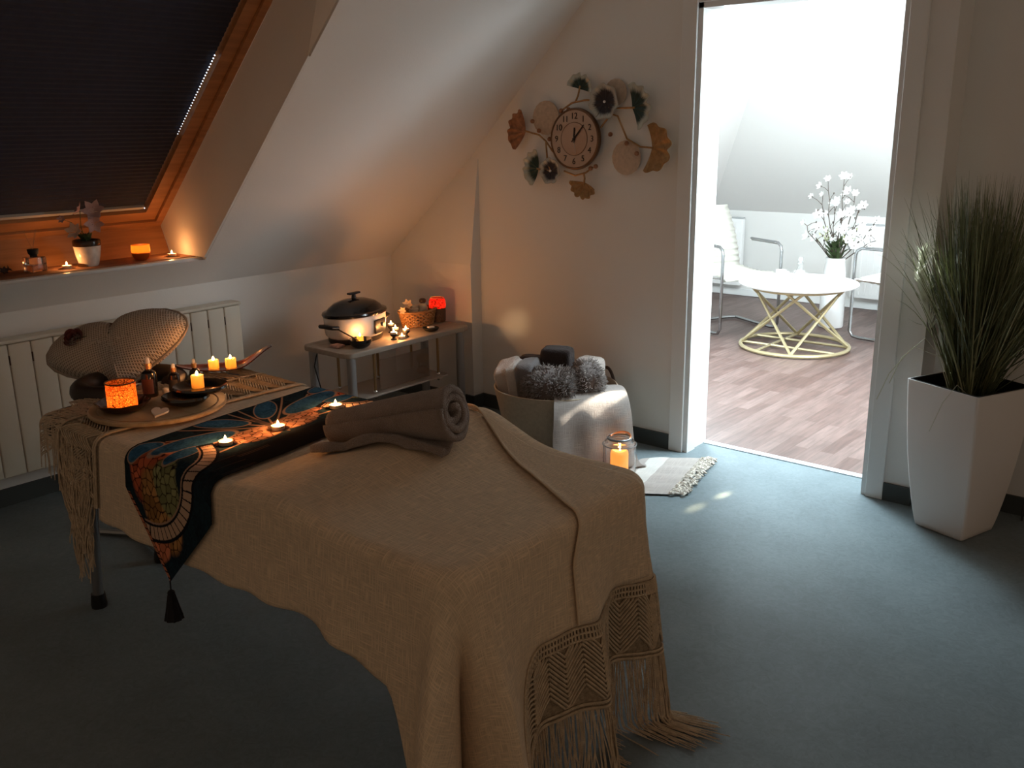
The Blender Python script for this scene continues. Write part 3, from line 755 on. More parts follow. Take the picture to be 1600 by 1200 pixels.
# dropper bottles
BOTT = mat('brown_bottle', (.010, .006, .005), .12, spec=.8)
def dropper(loc, h, r, label, red=False):
    t = empty('dropper_bottle', loc, label=label, cat='bottle', group=None)
    MB().lathe([(0, 0), (r * .94, 0), (r, .004), (r, h * .55), (r * .92, h * .62), (r * .45, h * .68), (r * .42, h * .74), (0, h * .74)], 28).build('body', BOTT, t)
    MB().lathe([(0, h * .72), (r * .5, h * .72), (r * .5, h * .86), (0, h * .86)], 20).build('gold_collar', mat('gold_collar', (.85, .50, .22), .25, .9), t, label='gold collar')
    MB().lathe([(0, h * .86), (r * .34, h * .86), (r * .32, h * .95), (r * .22, h), (0, h * 1.01)], 16).build('dropper_bulb', mat('white_rubber', (.85, .80, .74), .5), t, label='white rubber bulb')
    m = mat('bottle_label', (.05, .04, .035), .6) if not red else mat('bottle_label_red', (.11, .04, .03), .6)
    MB().grid(lambda u, v: Vector(((r + .0004) * math.cos(-1.9 + 1.9 * u), (r + .0004) * math.sin(-1.9 + 1.9 * u), h * (.10 + .38 * v))), 14, 2).build('paper_label', m, t)
    return t
dropper(Vector((1.215, -2.268, TZ2)), .128, .024, 'tallest brown dropper bottle behind the amber jar', True)
dropper(Vector((1.240, -2.195, TZ2)), .098, .0185, 'small brown dropper bottle between the tall bottle and black dishes')
dropper(Vector((1.215, -2.105, TZ2 - .013)), .105, .017, 'dropper bottle hidden behind the yellow candle, white bulb showing')
MB().lathe([(0, 0), (.010, 0), (.010, .022), (.006, .025), (0, .026)], 16).build('cream_pot', mat('cream_ceramic', (.7, .6, .5), .4), None, label='tiny cream pot between the two dropper bottles', cat='pot').location = (1.245, -2.232, TZ2)
# two black stone dishes, stacked, with a votive
SHINY = mat('black_gloss', (.008, .008, .009), .12, spec=.7)
def bowl(name, loc, r, h, label, m=SHINY, cat='dish', rx=0, sx=1, rz=0, ry=0):
    o = MB().lathe([(0, 0), (r * .55, 0), (r * .8, h * .25), (r, h * .75), (r * .98, h), (r * .92, h * .92), (r * .7, h * .5), (0, h * .38)], 44, sx=sx).build(name, m, None, label=label, cat=cat)
    o.location = loc; o.rotation_euler = (rx, ry, rz); return o
bowl('stone_dish', Vector((1.385, -2.245, TZ2)), .068, .028, 'lower glossy black dish on the round tray, under another black dish', sx=1.1, rz=.6)
bowl('stone_dish', Vector((1.395, -2.195, TZ2 + .0285)), .082, .024, 'upper glossy black dish on the round tray, holding the yellow candle', sx=1.05, rz=.6)
votive(Vector((1.372, -2.19, TZ2 + .0285 + .010)), 'yellow votive candle on the upper black dish of the round tray', r=.0195, h=.040, watts=.5)
# white heart on a stick
t = empty('heart_spoon', Vector((1.435, -2.375, TZ2)), label='small white heart on a flat stick lying on the tray edge', cat='decoration', rz=-.5)
def heartpts(s, n=40): return [(s * .0625 * (16 * math.sin(a) ** 3), s * .0625 * (13 * math.cos(a) - 5 * math.cos(2 * a) - 2 * math.cos(3 * a) - math.cos(4 * a)), 0) for a in [2 * PI * k / n for k in range(n)]]
WHEART = mat('white_heart', (.75, .64, .56), .6)
MB().poly(heartpts(.027), (0, 0, .006), mtx=Matrix.Translation((.01, .01, .012)) @ rot('Z', 60) @ rot('X', 18)).build('heart', WHEART, t)
MB().box((-.085, -.004, .002), (.0, .004, .005), mtx=rot('Z', 0)).build('stick', WHEART, t, False)

# crochet heart cushion leaning on the face cradle
CROCH = weave('crochet', (.50, .43, .36), 10, .1, .2)
def crochet_mat():
    m = bpy.data.materials.new('crochet_knit'); m.use_nodes = True; nt = m.node_tree; b = nt.nodes['Principled BSDF']; L = nt.links.new
    tc = nt.nodes.new('ShaderNodeTexCoord'); sp = nt.nodes.new('ShaderNodeSeparateXYZ'); L(tc.outputs['UV'], sp.inputs[0])
    def sn(o, f):
        a = nt.nodes.new('ShaderNodeMath'); a.operation = 'MULTIPLY'; a.inputs[1].default_value = f; L(o, a.inputs[0])
        c = nt.nodes.new('ShaderNodeMath'); c.operation = 'SINE'; L(a.outputs[0], c.inputs[0]); return c.outputs[0]
    mu = nt.nodes.new('ShaderNodeMath'); mu.operation = 'MAXIMUM'; L(sn(sp.outputs[0], 760), mu.inputs[0]); L(sn(sp.outputs[1], 760), mu.inputs[1])
    r = nt.nodes.new('ShaderNodeValToRGB'); r.color_ramp.elements[0].position = .35; r.color_ramp.elements[1].position = .9
    r.color_ramp.elements[0].color = (.30, .25, .205, 1); r.color_ramp.elements[1].color = (.58, .50, .42, 1); mr = nt.nodes.new('ShaderNodeMapRange'); mr.inputs[1].default_value = -.8; mr.inputs[2].default_value = 1
    L(mu.outputs[0], mr.inputs[0]); L(mr.outputs[0], r.inputs[0]); L(r.outputs[0], b.inputs['Base Color']); b.inputs['Roughness'].default_value = 1; b.inputs['Specular IOR Level'].default_value = .05
    bp = nt.nodes.new('ShaderNodeBump'); bp.inputs['Strength'].default_value = .8; bp.inputs['Distance'].default_value = .004; L(mr.outputs[0], bp.inputs['Height']); L(bp.outputs[0], b.inputs['Normal'])
    return m
KNIT = crochet_mat()
hc = empty('heart_cushion', (.84, -2.16, .73), label='cream crocheted heart-shaped cushion at the head of the table', cat='cushion')
# heart outline in its own plane; lobes up, dent between them
def hout(a):
    x = 16 * math.sin(a) ** 3; y = 13 * math.cos(a) - 3.4 * math.cos(2 * a) - 1.3 * math.cos(3 * a) - .6 * math.cos(4 * a); return x / 16, y / 15.5
HX = Vector((.235, .10, 0)); 
hn = Vector((.50, -.60, .62)).normalized(); hx = Vector((.72, .62, .0)); hx = (hx - hn * hx.dot(hn)).normalized(); hy = hn.cross(hx).normalized()
rolla = math.radians(16); hx, hy = hx * math.cos(rolla) + hy * math.sin(rolla), -hx * math.sin(rolla) + hy * math.cos(rolla)
HC0 = Vector((.785, -2.142, .742))
b = MB(); uvl = b.bm.loops.layers.uv.verify(); NA, NR = 72, 16
for side in (1, -1):
    R_ = []
    for i in range(NR + 1):
        q = i / NR; row = []
        for k in range(NA):
            X_, Y_ = hout(2 * PI * k / NA); X_ *= .252; Y_ = (Y_ + .08) * .180
            th = .088 * math.sqrt(max(0, 1 - (q ** 2.6))) * (1 - .18 * math.exp(-((X_ * q) / .022) ** 2) * smooth(-.02, .12, Y_ * q)) 
            p = HC0 + hx * X_ * q + hy * Y_ * q + hn * th * side + (hn * .004 if i == NR else Vector((0,0,0)))
            row.append((b.bm.verts.new(p), (X_ * q, Y_ * q)))
        R_.append(row)
    for i in range(NR):
        for k in range(NA):
            q_ = [R_[i][k], R_[i][(k + 1) % NA], R_[i + 1][(k + 1) % NA], R_[i + 1][k]]
            try:
                f = b.bm.faces.new([z[0] for z in q_])
                for lp, z in zip(f.loops, q_): lp[uvl].uv = z[1]
            except ValueError: pass
bmesh.ops.remove_doubles(b.bm, verts=b.bm.verts, dist=.0045)
o = b.build('cushion', KNIT, hc); o.matrix_parent_inverse = Matrix.Translation(-hc.location); o.data.shade_smooth(); 
b = MB()
b.tube([HC0 + hx * (hout(2 * PI * k / 72)[0] * .254) + hy * ((hout(2 * PI * k / 72)[1] + .08) * .182) for k in range(72)], [.005 + .002 * (k % 2) for k in range(72)], 6, closed=True)
o = b.build('scalloped_edge', KNIT, hc); o.matrix_parent_inverse = Matrix.Translation(-hc.location)
# artificial rose lying on the cushion
rp = HC0 - hx * .125 + hy * .055 + hn * .080
t = empty('artificial_rose', rp, label='dark red artificial rose lying on the heart cushion', cat='flower')
RED = mat('rose_petal', (.085, .008, .008), .55, sheen=.3)
for k in range(9):
    a = k * 2.4; rr = .006 + .0018 * k; tilt = .3 + .07 * k
    def pet(u, v, a=a, rr=rr, tilt=tilt, k=k):
        ww = (u - .5) * 1.9; hgt = v * (.026 + .001 * k) * (1 - .35 * (2 * u - 1) ** 2)
        rad = rr + hgt * math.sin(tilt) * .75
        return hn * (hgt * math.cos(tilt) - .006) + (hx * math.cos(a + ww) + hy * math.sin(a + ww)) * rad
    solid(MB().grid(pet, 8, 5).build('petal', RED, t), .0008, 0)
MB().tube([hx * .012 - hy * .004, hx * .045 - hy * .006 + hn * .002, hx * .085 + hy * .004 - hn * .004, hx * .13 + hy * .004 - hn * .012], .0022, 6).build('stem', mat('stem_dark', (.03, .04, .015), .7), t)
MB().poly([hx * .02 - hy * .006, hx * .035 - hy * .024, hx * .05 - hy * .03, hx * .045 - hy * .012], hn * .001).build('leaf', mat('leaf_dark', (.02, .05, .02), .6), t)
t = MB().tube([HC0 + hx * (-.01 + .03 * k / 6) + hy * (.100 + .005 * math.sin(k)) + hn * (.026 + .006 * (k % 2)) for k in range(7)], .005, 6).build('dried_sprig', mat('dried_sprig', (.16, .10, .06), .9), None, label='small brown dried sprig in the dent of the heart cushion', cat='sprig')

# leaf shaped tray with two candles
lp = Vector((1.075, -1.90, TZ + .012))
def leaf(u, v):
    x = (u - .5) * .34; wdt = .062 * (math.sin(PI * min(1, max(0, u * .92 + .04))) ** .8); y = (v - .5) * 2 * wdt
    z = .006 + .95 * x * x + .0 + 2.2 * y * y + (.045 * smooth(.62, 1, u))
    return Vector((x, y, z))
o = MB().grid(leaf, 32, 12).build('leaf_tray', mat('dark_red_lacquer', (.06, .012, .010), .2, spec=.6), None, label='dark red lacquered leaf-shaped tray holding two lit candles', cat='tray'); solid(o, .004, 1)
o.location = lp; o.rotation_euler = (0, 0, math.radians(58))
votive(lp + Vector((-.028, -.028, .008)), 'left lit votive candle on the leaf-shaped tray', r=.0185, h=.034, watts=.5)
votive(lp + Vector((.008, .020, .008)), 'right lit votive candle on the leaf-shaped tray', r=.0195, h=.036, watts=.5)

# ================================================================ WINDOW SILL
SZ = .9528
tealight(Vector((-.02, -1.925, SZ)), 'lit tealight on the sill between scent bottle and flower pot', watts=.3)
tealight(Vector((.0, -1.445, SZ)), 'lit tealight at the right end of the window sill', watts=.36)
# amber bowl candle
ab = Vector((.0, -1.595, SZ)); t = empty('amber_bowl_candle', ab, label='amber frosted glass bowl candle glowing on the window sill', cat='candle')
AMB2 = translucent('amber_frost', (.95, .33, .05), mixf=.8)
MB().lathe([(0, 0), (.022, 0), (.033, .010), (.0405, .030), (.0415, .048), (.0395, .070)], 36).build('bowl', AMB2, t)
MB().lathe([(0, .004), (.024, .004), (.036, .020), (.0395, .036), (0, .037)], 36).build('wax', mat('brown_wax', (.30, .14, .05), .5), t, label='darker wax in the lower half')
flame(t, (0, 0, .042), h=.012); flame_light(ab + Vector((0, 0, .052)), .22)
# flower pot with orchid
op = Vector((-.025, -1.825, SZ)); t = empty('potted_orchid', op, label='pink flowers in a white glazed pot with dark rim on the sill', cat='potted plant')
pot = MB().lathe([(0, 0), (.036, 0), (.040, .006), (.050, .045), (.056, .085), (.0555, .1065)], 40).build('pot', mat('white_glaze', (.74, .68, .60), .18, var=.12, vscale=40), t)
MB().lathe([(.0560, .0870), (.0572, .092), (.0570, .109), (.055, .112), (.052, .108), (.050, .085), (0, .085)], 40).build('pot_rim', mat('dark_glaze', (.035, .018, .010), .18), t, label='dark brown glazed rim')
MB().poly([(.0455 * math.cos(a) , .0455 * math.sin(a), .0) for a in [k * .2 - 1.9 for k in range(8)]] + [(.0475 * math.cos(-.9), .0475 * math.sin(-.9), .014), (.049 * math.cos(-1.3), .049 * math.sin(-1.3), .017), (.0475 * math.cos(-1.7), .0475 * math.sin(-1.7), .014)], None).build('glaze_spot', MATS['dark_glaze'], t)
GREEN = mat('leaf_green', (.06, .10, .04), .5, var=.3, vscale=30); PINK = mat('pink_petal', (.50, .34, .33), .7, var=.15, vscale=30)
rnd = random.Random(5)
def blade(b, base, d, L_, w_, droop=.3, n=8, up=1):
    d = Vector(d).normalized(); side = d.cross(Vector((0, 0, 1))); side = side.normalized() if side.length > .01 else Vector((1, 0, 0))
    prev = None
    for i in range(n + 1):
        q = i / n; p = Vector(base) + d * L_ * q - Vector((0, 0, 1)) * droop * L_ * q * q; ww = w_ * math.sin(PI * min(1, .12 + .88 * q)) ** .8 if i < n else 0
        a_, c_ = b.bm.verts.new(p - side * ww / 2), b.bm.verts.new(p + side * ww / 2 + Vector((0, 0, .0002)))
        if prev: b.bm.faces.new((prev[0], prev[1], c_, a_))
        prev = (a_, c_)
b = MB()
for k in range(16):
    a = k * 2.4; blade(b, (0, 0, .09), (math.cos(a) * .5, math.sin(a) * .6, 1.1), .05 + .035 * rnd.random(), .024, .25)
b.build('leaves', GREEN, t)
def flower(parent, c, r, nrm, m, n=6, name='flower', cup=.5):
    nrm = Vector(nrm).normalized(); x = nrm.orthogonal().normalized(); y = nrm.cross(x); bb = MB(); c = Vector(c)
    for k in range(n):
        a = 2 * PI * k / n + .3; wd = 1.25 * PI / n
        def pf(u, v):
            aa = a + (u - .5) * 2 * wd * math.sqrt(max(0, 1 - v ** 5)) * (.55 + .5 * v); rr = r * v * (1 - .25 * (2 * u - 1) ** 2)
            return c + (x * math.cos(aa) + y * math.sin(aa)) * rr + nrm * (cup * rr * (.6 + .4 * v) + .0008 * k)
        bb.grid(pf, 5, 6)
    return bb.build(name, m, parent)
flower(t, (.005, .048, .230), .052, (.7, -.5, .4), PINK); flower(t, (.01, .040, .180), .045, (.8, -.4, -.1), PINK); flower(t, (0, -.040, .150), .042, (.5, -.8, .4), mat('cream_petal', (.62, .50, .42), .7)); flower(t, (-.02, .0, .235), .038, (-.3, -.6, .5), PINK)
flower(t, (-.01, -.085, .205), .020, (.5, -.7, .3), PINK)
b = MB(); b.tube([(0, 0, .09), (.0, .02, .15), (.0, .045, .225)], .0018, 5); b.tube([(0, 0, .09), (0, -.02, .12), (0, -.04, .15)], .0018, 5); b.tube([(0, 0, .09), (-.01, -.01, .17), (-.02, 0, .235)], .0016, 5); b.tube([(-.005, -.005, .14), (-.005, -.05, .19), (-.01, -.085, .205)], .0014, 5)
b.tube([(0, 0, .09), (0, .02, .14), (.008, .036, .18)], .0016, 5)
b.build('stems', mat('stem_green', (.10, .12, .05), .6), t)
# reed diffuser
dp = Vector((-.045, -2.045, SZ)); t = empty('reed_diffuser', dp, label='square clear glass scent bottle with black cap and reeds on the sill', cat='diffuser', rz=.15)
b = MB(); b.box((-.034, -.034, 0), (.034, .034, .062), bev=.005); b.build('glass_bottle', GLASS, t)
MB().box((-.029, -.029, .006), (.029, .029, .030), bev=.003).build('oil', mat('scent_oil', (.8, .55, .40), .1, trans=.8), t)
MB().lathe([(0, .062), (.014, .062), (.015, .070), (.020, .074), (.023, .092), (.022, .094), (0, .093)], 24).build('cap', BLACKM, t)
b = MB(); [b.tube([(0, 0, .09), (.01 * math.cos(a), .03 * math.sin(a) , .17)], .0009, 4) for a in (.8, 2.2, 4.2)]; b.build('reeds', mat('reed', (.30, .20, .12), .8), t)
# dark sprig at the left end
t = empty('dark_flower', (-.05, -2.175, SZ), label='dark dried flower cluster lying at the left end of the sill', cat='flower')
for k in range(5): flower(t, (.012 * math.cos(k * 1.3), .022 * math.sin(k * 1.3) , .014 + .006 * (k % 2)), .020, (math.cos(k * 1.3), math.sin(k * 1.3), .8), mat('dark_petal', (.05, .03, .025), .7), name='bloom')

# ================================================================ RADIATOR
rd = empty('radiator', (.06, -1.9, 0), label='cream panel radiator with vertical slots under the roof window', cat='radiator')
RADI = mat('radiator_paint', (.66, .62, .52), .4)
b = MB(); b.box((.002, -3.6, .15), (.055, -1.17, .70)); b.build('rear_panel', RADI, rd).matrix_parent_inverse = Matrix.Translation(-rd.location)
DARKV = mat('radiator_slot', (.05, .03, .02), .8)
y = -1.185; k = 0
while y > -3.6:
    o = MB().box((.058, y - .0885, .155), (.118, y - .0015, .70), bev=.006).build('column', RADI, rd); o.matrix_parent_inverse = Matrix.Translation(-rd.location)
    o = MB().box((.1155, y - .0925, .615), (.1192, y - .0875, .655), bev=.0015).build('slot_opening', DARKV, o)
    y -= .090
b = MB(); b.box((.036, -3.6, .702), (.120, -1.18, .716), bev=.003)
b.build('top_grille', RADI, rd).matrix_parent_inverse = Matrix.Translation(-rd.location)
b = MB(); b.tube([(.06, -1.20, .20), (.06, -1.14, .20), (.05, -1.12, .16), (.05, -1.12, .0)], .009, 10); b.build('pipe', RADI, rd).matrix_parent_inverse = Matrix.Translation(-rd.location)

# ================================================================ SIDE TABLE AND THINGS ON IT
ZT = .50
st = empty('side_table', (.53, -.62, 0), label='grey-brown three-tier side table with round metal legs in the corner', cat='side table')
def rel(o, parent): o.matrix_parent_inverse = Matrix.Translation(-Vector(parent.location)); return o
GREYWOOD = wood('grey_laminate', (.30, .25, .20), (.38, .32, .26), (12, 2, 12), 3, .5)
P = [(x, y) for x, y in rrect(.345, .700, -1.02, -.17, .05)]
rel(slabmesh(P, ZT - .025, ZT, .004).build('table_top', GREYWOOD, st), st)
for x, y in ((.385, -.975), (.655, -.965), (.385, -.215), (.655, -.215)):
    lg = rel(cyl(MB(), .022, 0.0, ZT - .0255, (x, y, 0), 20).build('leg', mat('silver_paint', (.36, .36, .36), .4, .5), st), st)
rel(slabmesh(rrect(.36, .685, -1.0, -.19, .04), .075, .093, .003).build('bottom_shelf', mat('black_shelf', (.03, .028, .026), .4), st), st)
rel(slabmesh(rrect(.40, .655, -.90, -.30, .03), .245, .253, .002).build('middle_shelf', mat('frosted_shelf', (.36, .30, .25), .35), st), st)
BRASS = mat('dull_brass', (.42, .27, .13), .3, .8)
for x, y in ((.43, -.86), (.63, -.80), (.43, -.36), (.63, -.36), (.43, -.60)):
    r_ = rel(cyl(MB(), .007, .262, ZT - .0255, (x, y, 0), 12).build('hanger_rod', BRASS, st), st)
    MB().sphere((x, y, .262), .011, n=8).sphere((x, y, .236), .009, n=8).build('ball_nut', CHROME, r_, label='chrome ball nut')
rel(MB().box((.64, -.78, .27), (.645, -.44, .42)).build('back_panel', mat('brown_glass', (.20, .13, .09), .2, alpha=.6), st, False), st)
# roaster / towel warmer
ck = empty('electric_roaster', (.465, -.765, ZT + .001), label='white oval electric roaster with domed black lid', cat='cooker', rz=math.radians(96))
ENAM = mat('cream_enamel', (.80, .74, .68), .25)
SYE = .72
MB().lathe([(0, 0), (.150, 0), (.156, .008), (.156, .022), (.150, .024), (0, .024)], 56, sy=SYE).build('base', BLACK, ck, label='black base ring')
MB().lathe([(0, .024), (.152, .024), (.170, .040), (.176, .075), (.177, .128), (.172, .133), (0, .133)], 56, sy=SYE).build('body', ENAM, ck)
MB().lathe([(0, .130), (.182, .132), (.186, .140), (.182, .147), (.160, .152), (.150, .165), (.12, .185), (.07, .200), (.02, .206), (0, .2065)], 56, sy=SYE).build('lid', SHINY, ck, label='domed black lid')
b = MB(); b.tube([(0, 0, .204), (0, 0, .228)], [.013, .009], 14); b.box((-.038, -.012, .226), (.038, .012, .236), bev=.004); b.build('lid_knob', BLACK, ck)
for sg in (1, -1):
    b = MB(); b.tube([(sg * .165, -.045, .088), (sg * .200, -.04, .094), (sg * .208, 0, .097), (sg * .200, .04, .094), (sg * .165, .045, .088)], .010, 10); b.build('handle', BLACK, ck)
b = MB(); b.box((-.050, -.006, -.036), (.050, .004, .032), bev=.004, mtx=Matrix.Translation((.045, -.121, .075)) @ rot('Z', 12)); pn = b.build('control_panel', BLACK, ck)
b = MB(); b.lathe([(0, 0), (.010, 0), (.009, .008), (0, .008)], 16, mtx=Matrix.Translation((.060, -.125, .078)) @ rot('Z', 12) @ rot('X', 90)); b.build('dial', mat('grey_dial', (.25, .24, .23), .3), pn)
b = MB(); b.tube([(.40, -.96, ZT - .03), (.42, -1.0, .40), (.45, -.99, .28), (.46, -.985, .17), (.47, -.98, .11)], .0035, 6); b.build('power_cord', BLACK, ck).matrix_parent_inverse = (Matrix.Translation(ck.location) @ Matrix.Rotation(math.radians(96), 4, 'Z')).inverted()
# black bowl with votive and incense holder
bowl('black_bowl', Vector((.625, -.875, ZT + .001)), .056, .042, 'glossy black bowl on the side table front edge, holding a candle')
bowl('black_bowl', Vector((.570, -.850, ZT + .001 + .0)), .030, .020, 'small black saucer between the roaster and the black bowl')
votive(Vector((.615, -.868, ZT + .0195)), 'lit cream candle in the black bowl in front of the roaster', r=.0165, h=.034, watts=.42)
b = MB(); b.tube([(.64, -.90, ZT + .04), (.53, -.93, ZT + .085)], .0032, 6); b.build('incense_stick', mat('incense', (.05, .03, .02), .8), None, label='dark incense stick leaning out of the black bowl', cat='incense stick')
b = MB(); b.box((.50, -.965, ZT + .001), (.56, -.915, ZT + .013), bev=.004); b.build('soap_bar', mat('pink_soap', (.55, .36, .32), .6, var=.35, vscale=120), None, label='small pink and cream patterned soap bar beside the black bowl', cat='soap')
# black tealight holders
hold = Vector((.60, -.645, ZT + .001))
def holder(loc, r, h, label, w_=.5):
    t = empty('tealight_holder', loc, label=label, cat='candle holder')
    MB().lathe([(0, 0), (r * .8, 0), (r * .85, .003), (r * .45, .008), (r * .4, h * .45), (r * .75, h * .62), (r, h * .8), (r, h), (r * .9, h), (r * .8, h * .86), (0, h * .84)], 28).build('stand', BLACKM, t)
    tealight(Vector(loc) + Vector((0, 0, h * .86)), 'lit tealight in the ' + label, watts=w_, r=.015)
    return t
holder(Vector((.632, -.665, ZT + .001)), .019, .030, 'mushroom-shaped black holder at the table edge', .45)
holder(Vector((.575, -.600, ZT + .001)), .020, .034, 'black holder just behind the mushroom-shaped one', .45)
holder(Vector((.635, -.585, ZT + .001)), .019, .034, 'rightmost black holder near the wicker basket', .45)
holder(Vector((.50, -.560, ZT + .001)), .019, .040, 'rear black holder beside the roaster', .45)
tealight(Vector((.645, -.622, ZT + .001)), 'lit tealight standing low between two black holders', watts=.3, r=.015)
# wicker basket with bottles
WICK_ = wood('wicker', (.26, .12, .04), (.42, .21, .08), (6, 6, 30), 4, .6)
bk = empty('wicker_basket', (.465, -.335, ZT + .001), label='small oval wicker basket of toiletries on the side table', cat='basket', rz=math.radians(92))
b = MB(); SYB = .62
for k in range(8):
    z = .006 + k * .0095; rr = .098 + .0026 * k
    b.tube([(rr * math.cos(a), rr * SYB * math.sin(a), z + .0035 * math.sin(a * 20 + k * PI)) for a in [2 * PI * q / 120 for q in range(120)]], .0052, 6, closed=True)
b.build('weave', WICK_, bk)
b = MB()
for k in range(20):
    a = 2 * PI * k / 20; b.tube([(.096 * math.cos(a), .096 * SYB * math.sin(a), .001), (.120 * math.cos(a), .120 * SYB * math.sin(a), .078)], .003, 5)
b.build('stakes', WICK_, bk)
b = MB(); b.tube([(.121 * math.cos(a), .121 * SYB * math.sin(a), .081) for a in [2 * PI * q / 60 for q in range(60)]], .0065, 8, closed=True); b.build('rim', WICK_, bk)
b = MB(); b.lathe([(0, .0), (.092, .0), (.092, .005), (0, .005)], 40, sy=SYB); b.build('bottom', WICK_, bk)
zb = ZT + .008
CREAM = mat('cream_soap', (.56, .46, .34), .6)
t = empty('toiletry_bottle', (.470, -.300, zb), label='cream bottle with dark brown round cap in the wicker basket', cat='bottle')
MB().lathe([(0, 0), (.024, 0), (.026, .01), (.026, .085), (.020, .100), (.012, .106), (0, .107)], 24).build('body', CREAM, t)
MB().lathe([(0, .106), (.014, .107), (.019, .112), (.019, .124), (.012, .130), (0, .131)], 20).build('cap', mat('brown_cap', (.06, .03, .02), .5), t, label='dark brown cap')
for x, y, r, h, lb in ((.47, -.365, .026, .085, 'pale round jar in the middle of the wicker basket'), (.445, -.335, .022, .095, 'pale jar at the back of the wicker basket'), (.50, -.395, .018, .075, 'narrow pale tub at the front left of the wicker basket')):
    t = MB().lathe([(0, 0), (r, 0), (r * 1.05, .004), (r * 1.05, h * .8), (r * .95, h * .82), (r * .98, h), (0, h)], 24).build('cosmetic_jar', CREAM, None, label=lb, cat='jar'); t.location = (x, y, zb)
bw = empty('dried_flower', (.475, -.425, zb + .06), label='pale dried flower sticking up from the wicker basket', cat='flower')
flower(bw, (0, .01, .055), .030, (.6, -.6, .4), mat('dried_cream', (.50, .38, .27), .8)); flower(bw, (.01, -.035, .03), .022, (.6, -.8, .2), mat('dried_cream', (.5, .38, .27), .8))
MB().tube([(0, 0, -.03), (0, .005, .02), (0, .01, .055)], .002, 5).build('stem', MATS['dried_sprig'], bw)
# red mosaic jar standing in the basket end
rj = Vector((.485, -.205, ZT + .001)); 
t = empty('mosaic_candle_jar', rj, label='glowing red mosaic candle jar beside the wicker basket', cat='candle holder')
REDM = translucent('red_mosaic', (.75, .01, .015), (1.0, .07, .05), .8, vor=140)
MB().lathe([(0, .001), (.040, .001), (.043, .006), (.045, .075)], 40).build('holder_basket', mat('dark_wicker', (.10, .05, .03), .7, bump=1, bscale=90), t, label='dark woven lower sleeve')
MB().lathe([(0, .070), (.043, .072), (.046, .085), (.044, .115), (.036, .130)], 40).build('glass', REDM, t)
MB().tube([(.036 * math.cos(a), .036 * math.sin(a), .130) for a in [2 * PI * k / 36 for k in range(36)]], .0016, 6, closed=True).build('rim', mat('gold_rim', (.8, .5, .25), .3, .8), t)
tealight(rj + Vector((0, 0, .072)), 'tealight burning inside the red mosaic jar', watts=.11)
bowl('dark_tray', Vector((.632, -.405, ZT + .001)), .042, .018, 'small dark tray with a white stone in front of the wicker basket', BLACKM, 'tray')
b = MB(); b.box((-.018, -.010, 0), (.018, .010, .008), bev=.003); o = b.build('white_stone', mat('white_stone', (.75, .68, .62), .4), None, label='small white oblong stone lying on the dark tray', cat='stone'); o.location = (.632, -.405, ZT + .017); o.rotation_euler = (0, 0, 1.3)
# little burner on the middle shelf
t = empty('oil_burner', (.52, -.365, .2535), label='small brass oil burner on the middle shelf of the side table', cat='oil burner')
MB().lathe([(0, 0), (.030, 0), (.034, .012), (.026, .030), (.020, .034)], 28).build('bowl', mat('copper', (.40, .16, .07), .3, .8), t)
MB().lathe([(.026, .06), (.034, .072), (.030, .095), (.010, .105), (0, .106)], 28).build('dome', BRASS, t)
b = MB(); [b.tube([(.028 * math.cos(a), .028 * math.sin(a), .02), (.028 * math.cos(a), .028 * math.sin(a), .07)], .003, 6) for a in (0, 1.57, 3.14, 4.71)]; b.build('posts', BRASS, t)

# ================================================================ LAUNDRY BASKET WITH TOWELS
BC = Vector((1.405, -.355, 0))
BASK = mat('beige_basket_fabric', (.50, .41, .30), .9, var=.08, vscale=60, bump=.2, bscale=200)
bs = empty('storage_basket', BC, label='round beige storage basket filled with towels and fluffy throws', cat='basket')
def wob(a, z): return .012 * math.sin(3 * a + 1) + .008 * math.sin(5 * a)
MB().lathe([(0, .002), (.215, .002), (.225, .012), (.262, .20), (.292, .335), (.286, .337), (.255, .20), (.218, .02), (0, .016)], 64, wob=wob).build('body', BASK, bs)
MB().lathe([(.230, .012), (.248, .10), (.2515, .10), (.2325, .012)], 64, wob=wob).build('base_band', mat('brown_band', (.14, .09, .06), .8), bs, label='darker brown lower band')
for sg in (1, -1):
    a0 = 3.0 if sg > 0 else 1.2
    MB().tube([((.293) * math.cos(a0 + .5 * (t_ - .5)), .293 * math.sin(a0 + .5 * (t_ - .5)), .325 + .05 * math.sin(PI * t_)) for t_ in [k / 12 for k in range(13)]], .008, 8).build('handle', mat('brown_strap', (.05, .03, .025), .6), bs)
def softbox(name, c, size, rz, rx, m, label, cat, folds=3, bulge=.02, ry=0, parent=None, k=7.0):
    """a folded textile: rounded stack with fold lines along one side"""
    sx, sy, sz = size; b = MB()
    def f(u, v):
        a = 2 * PI * u; t = v * PI
        def sp(cv): return math.copysign(abs(cv) ** (2 / k), cv)
        x, y, z = sp(math.sin(t)) * sp(math.cos(a)), sp(math.sin(t)) * sp(math.sin(a)), sp(math.cos(t))
        groove = 1 - .05 * max(0, math.cos((z * .5 + .5) * PI * 2 * folds)) ** 6
        n_ = 1 + .035 * mn.noise(Vector((x * 2.2 + c[0] * 9, y * 2.2, z * 2.2)))
        return Vector((x * sx * .5 * groove * n_, y * sy * .5 * groove * n_, z * sz * .5 * n_))
    b.grid(f, 48, 28, wrapu=True)
    o = b.build(name, m, parent, label=label, cat=cat); o.data.shade_smooth(); o.location = c; o.rotation_euler = (rx, ry, rz); return o
WT = mat('white_towel', (.72, .64, .58), .98, bump=.7, bscale=260, sheen=.3); GT = mat('grey_towel', (.20, .18, .18), .98, bump=.7, bscale=260, sheen=.3, var=.1, vscale=20); BT = mat('brown_towel', (.035, .022, .020), .98, bump=.7, bscale=260, sheen=.2)
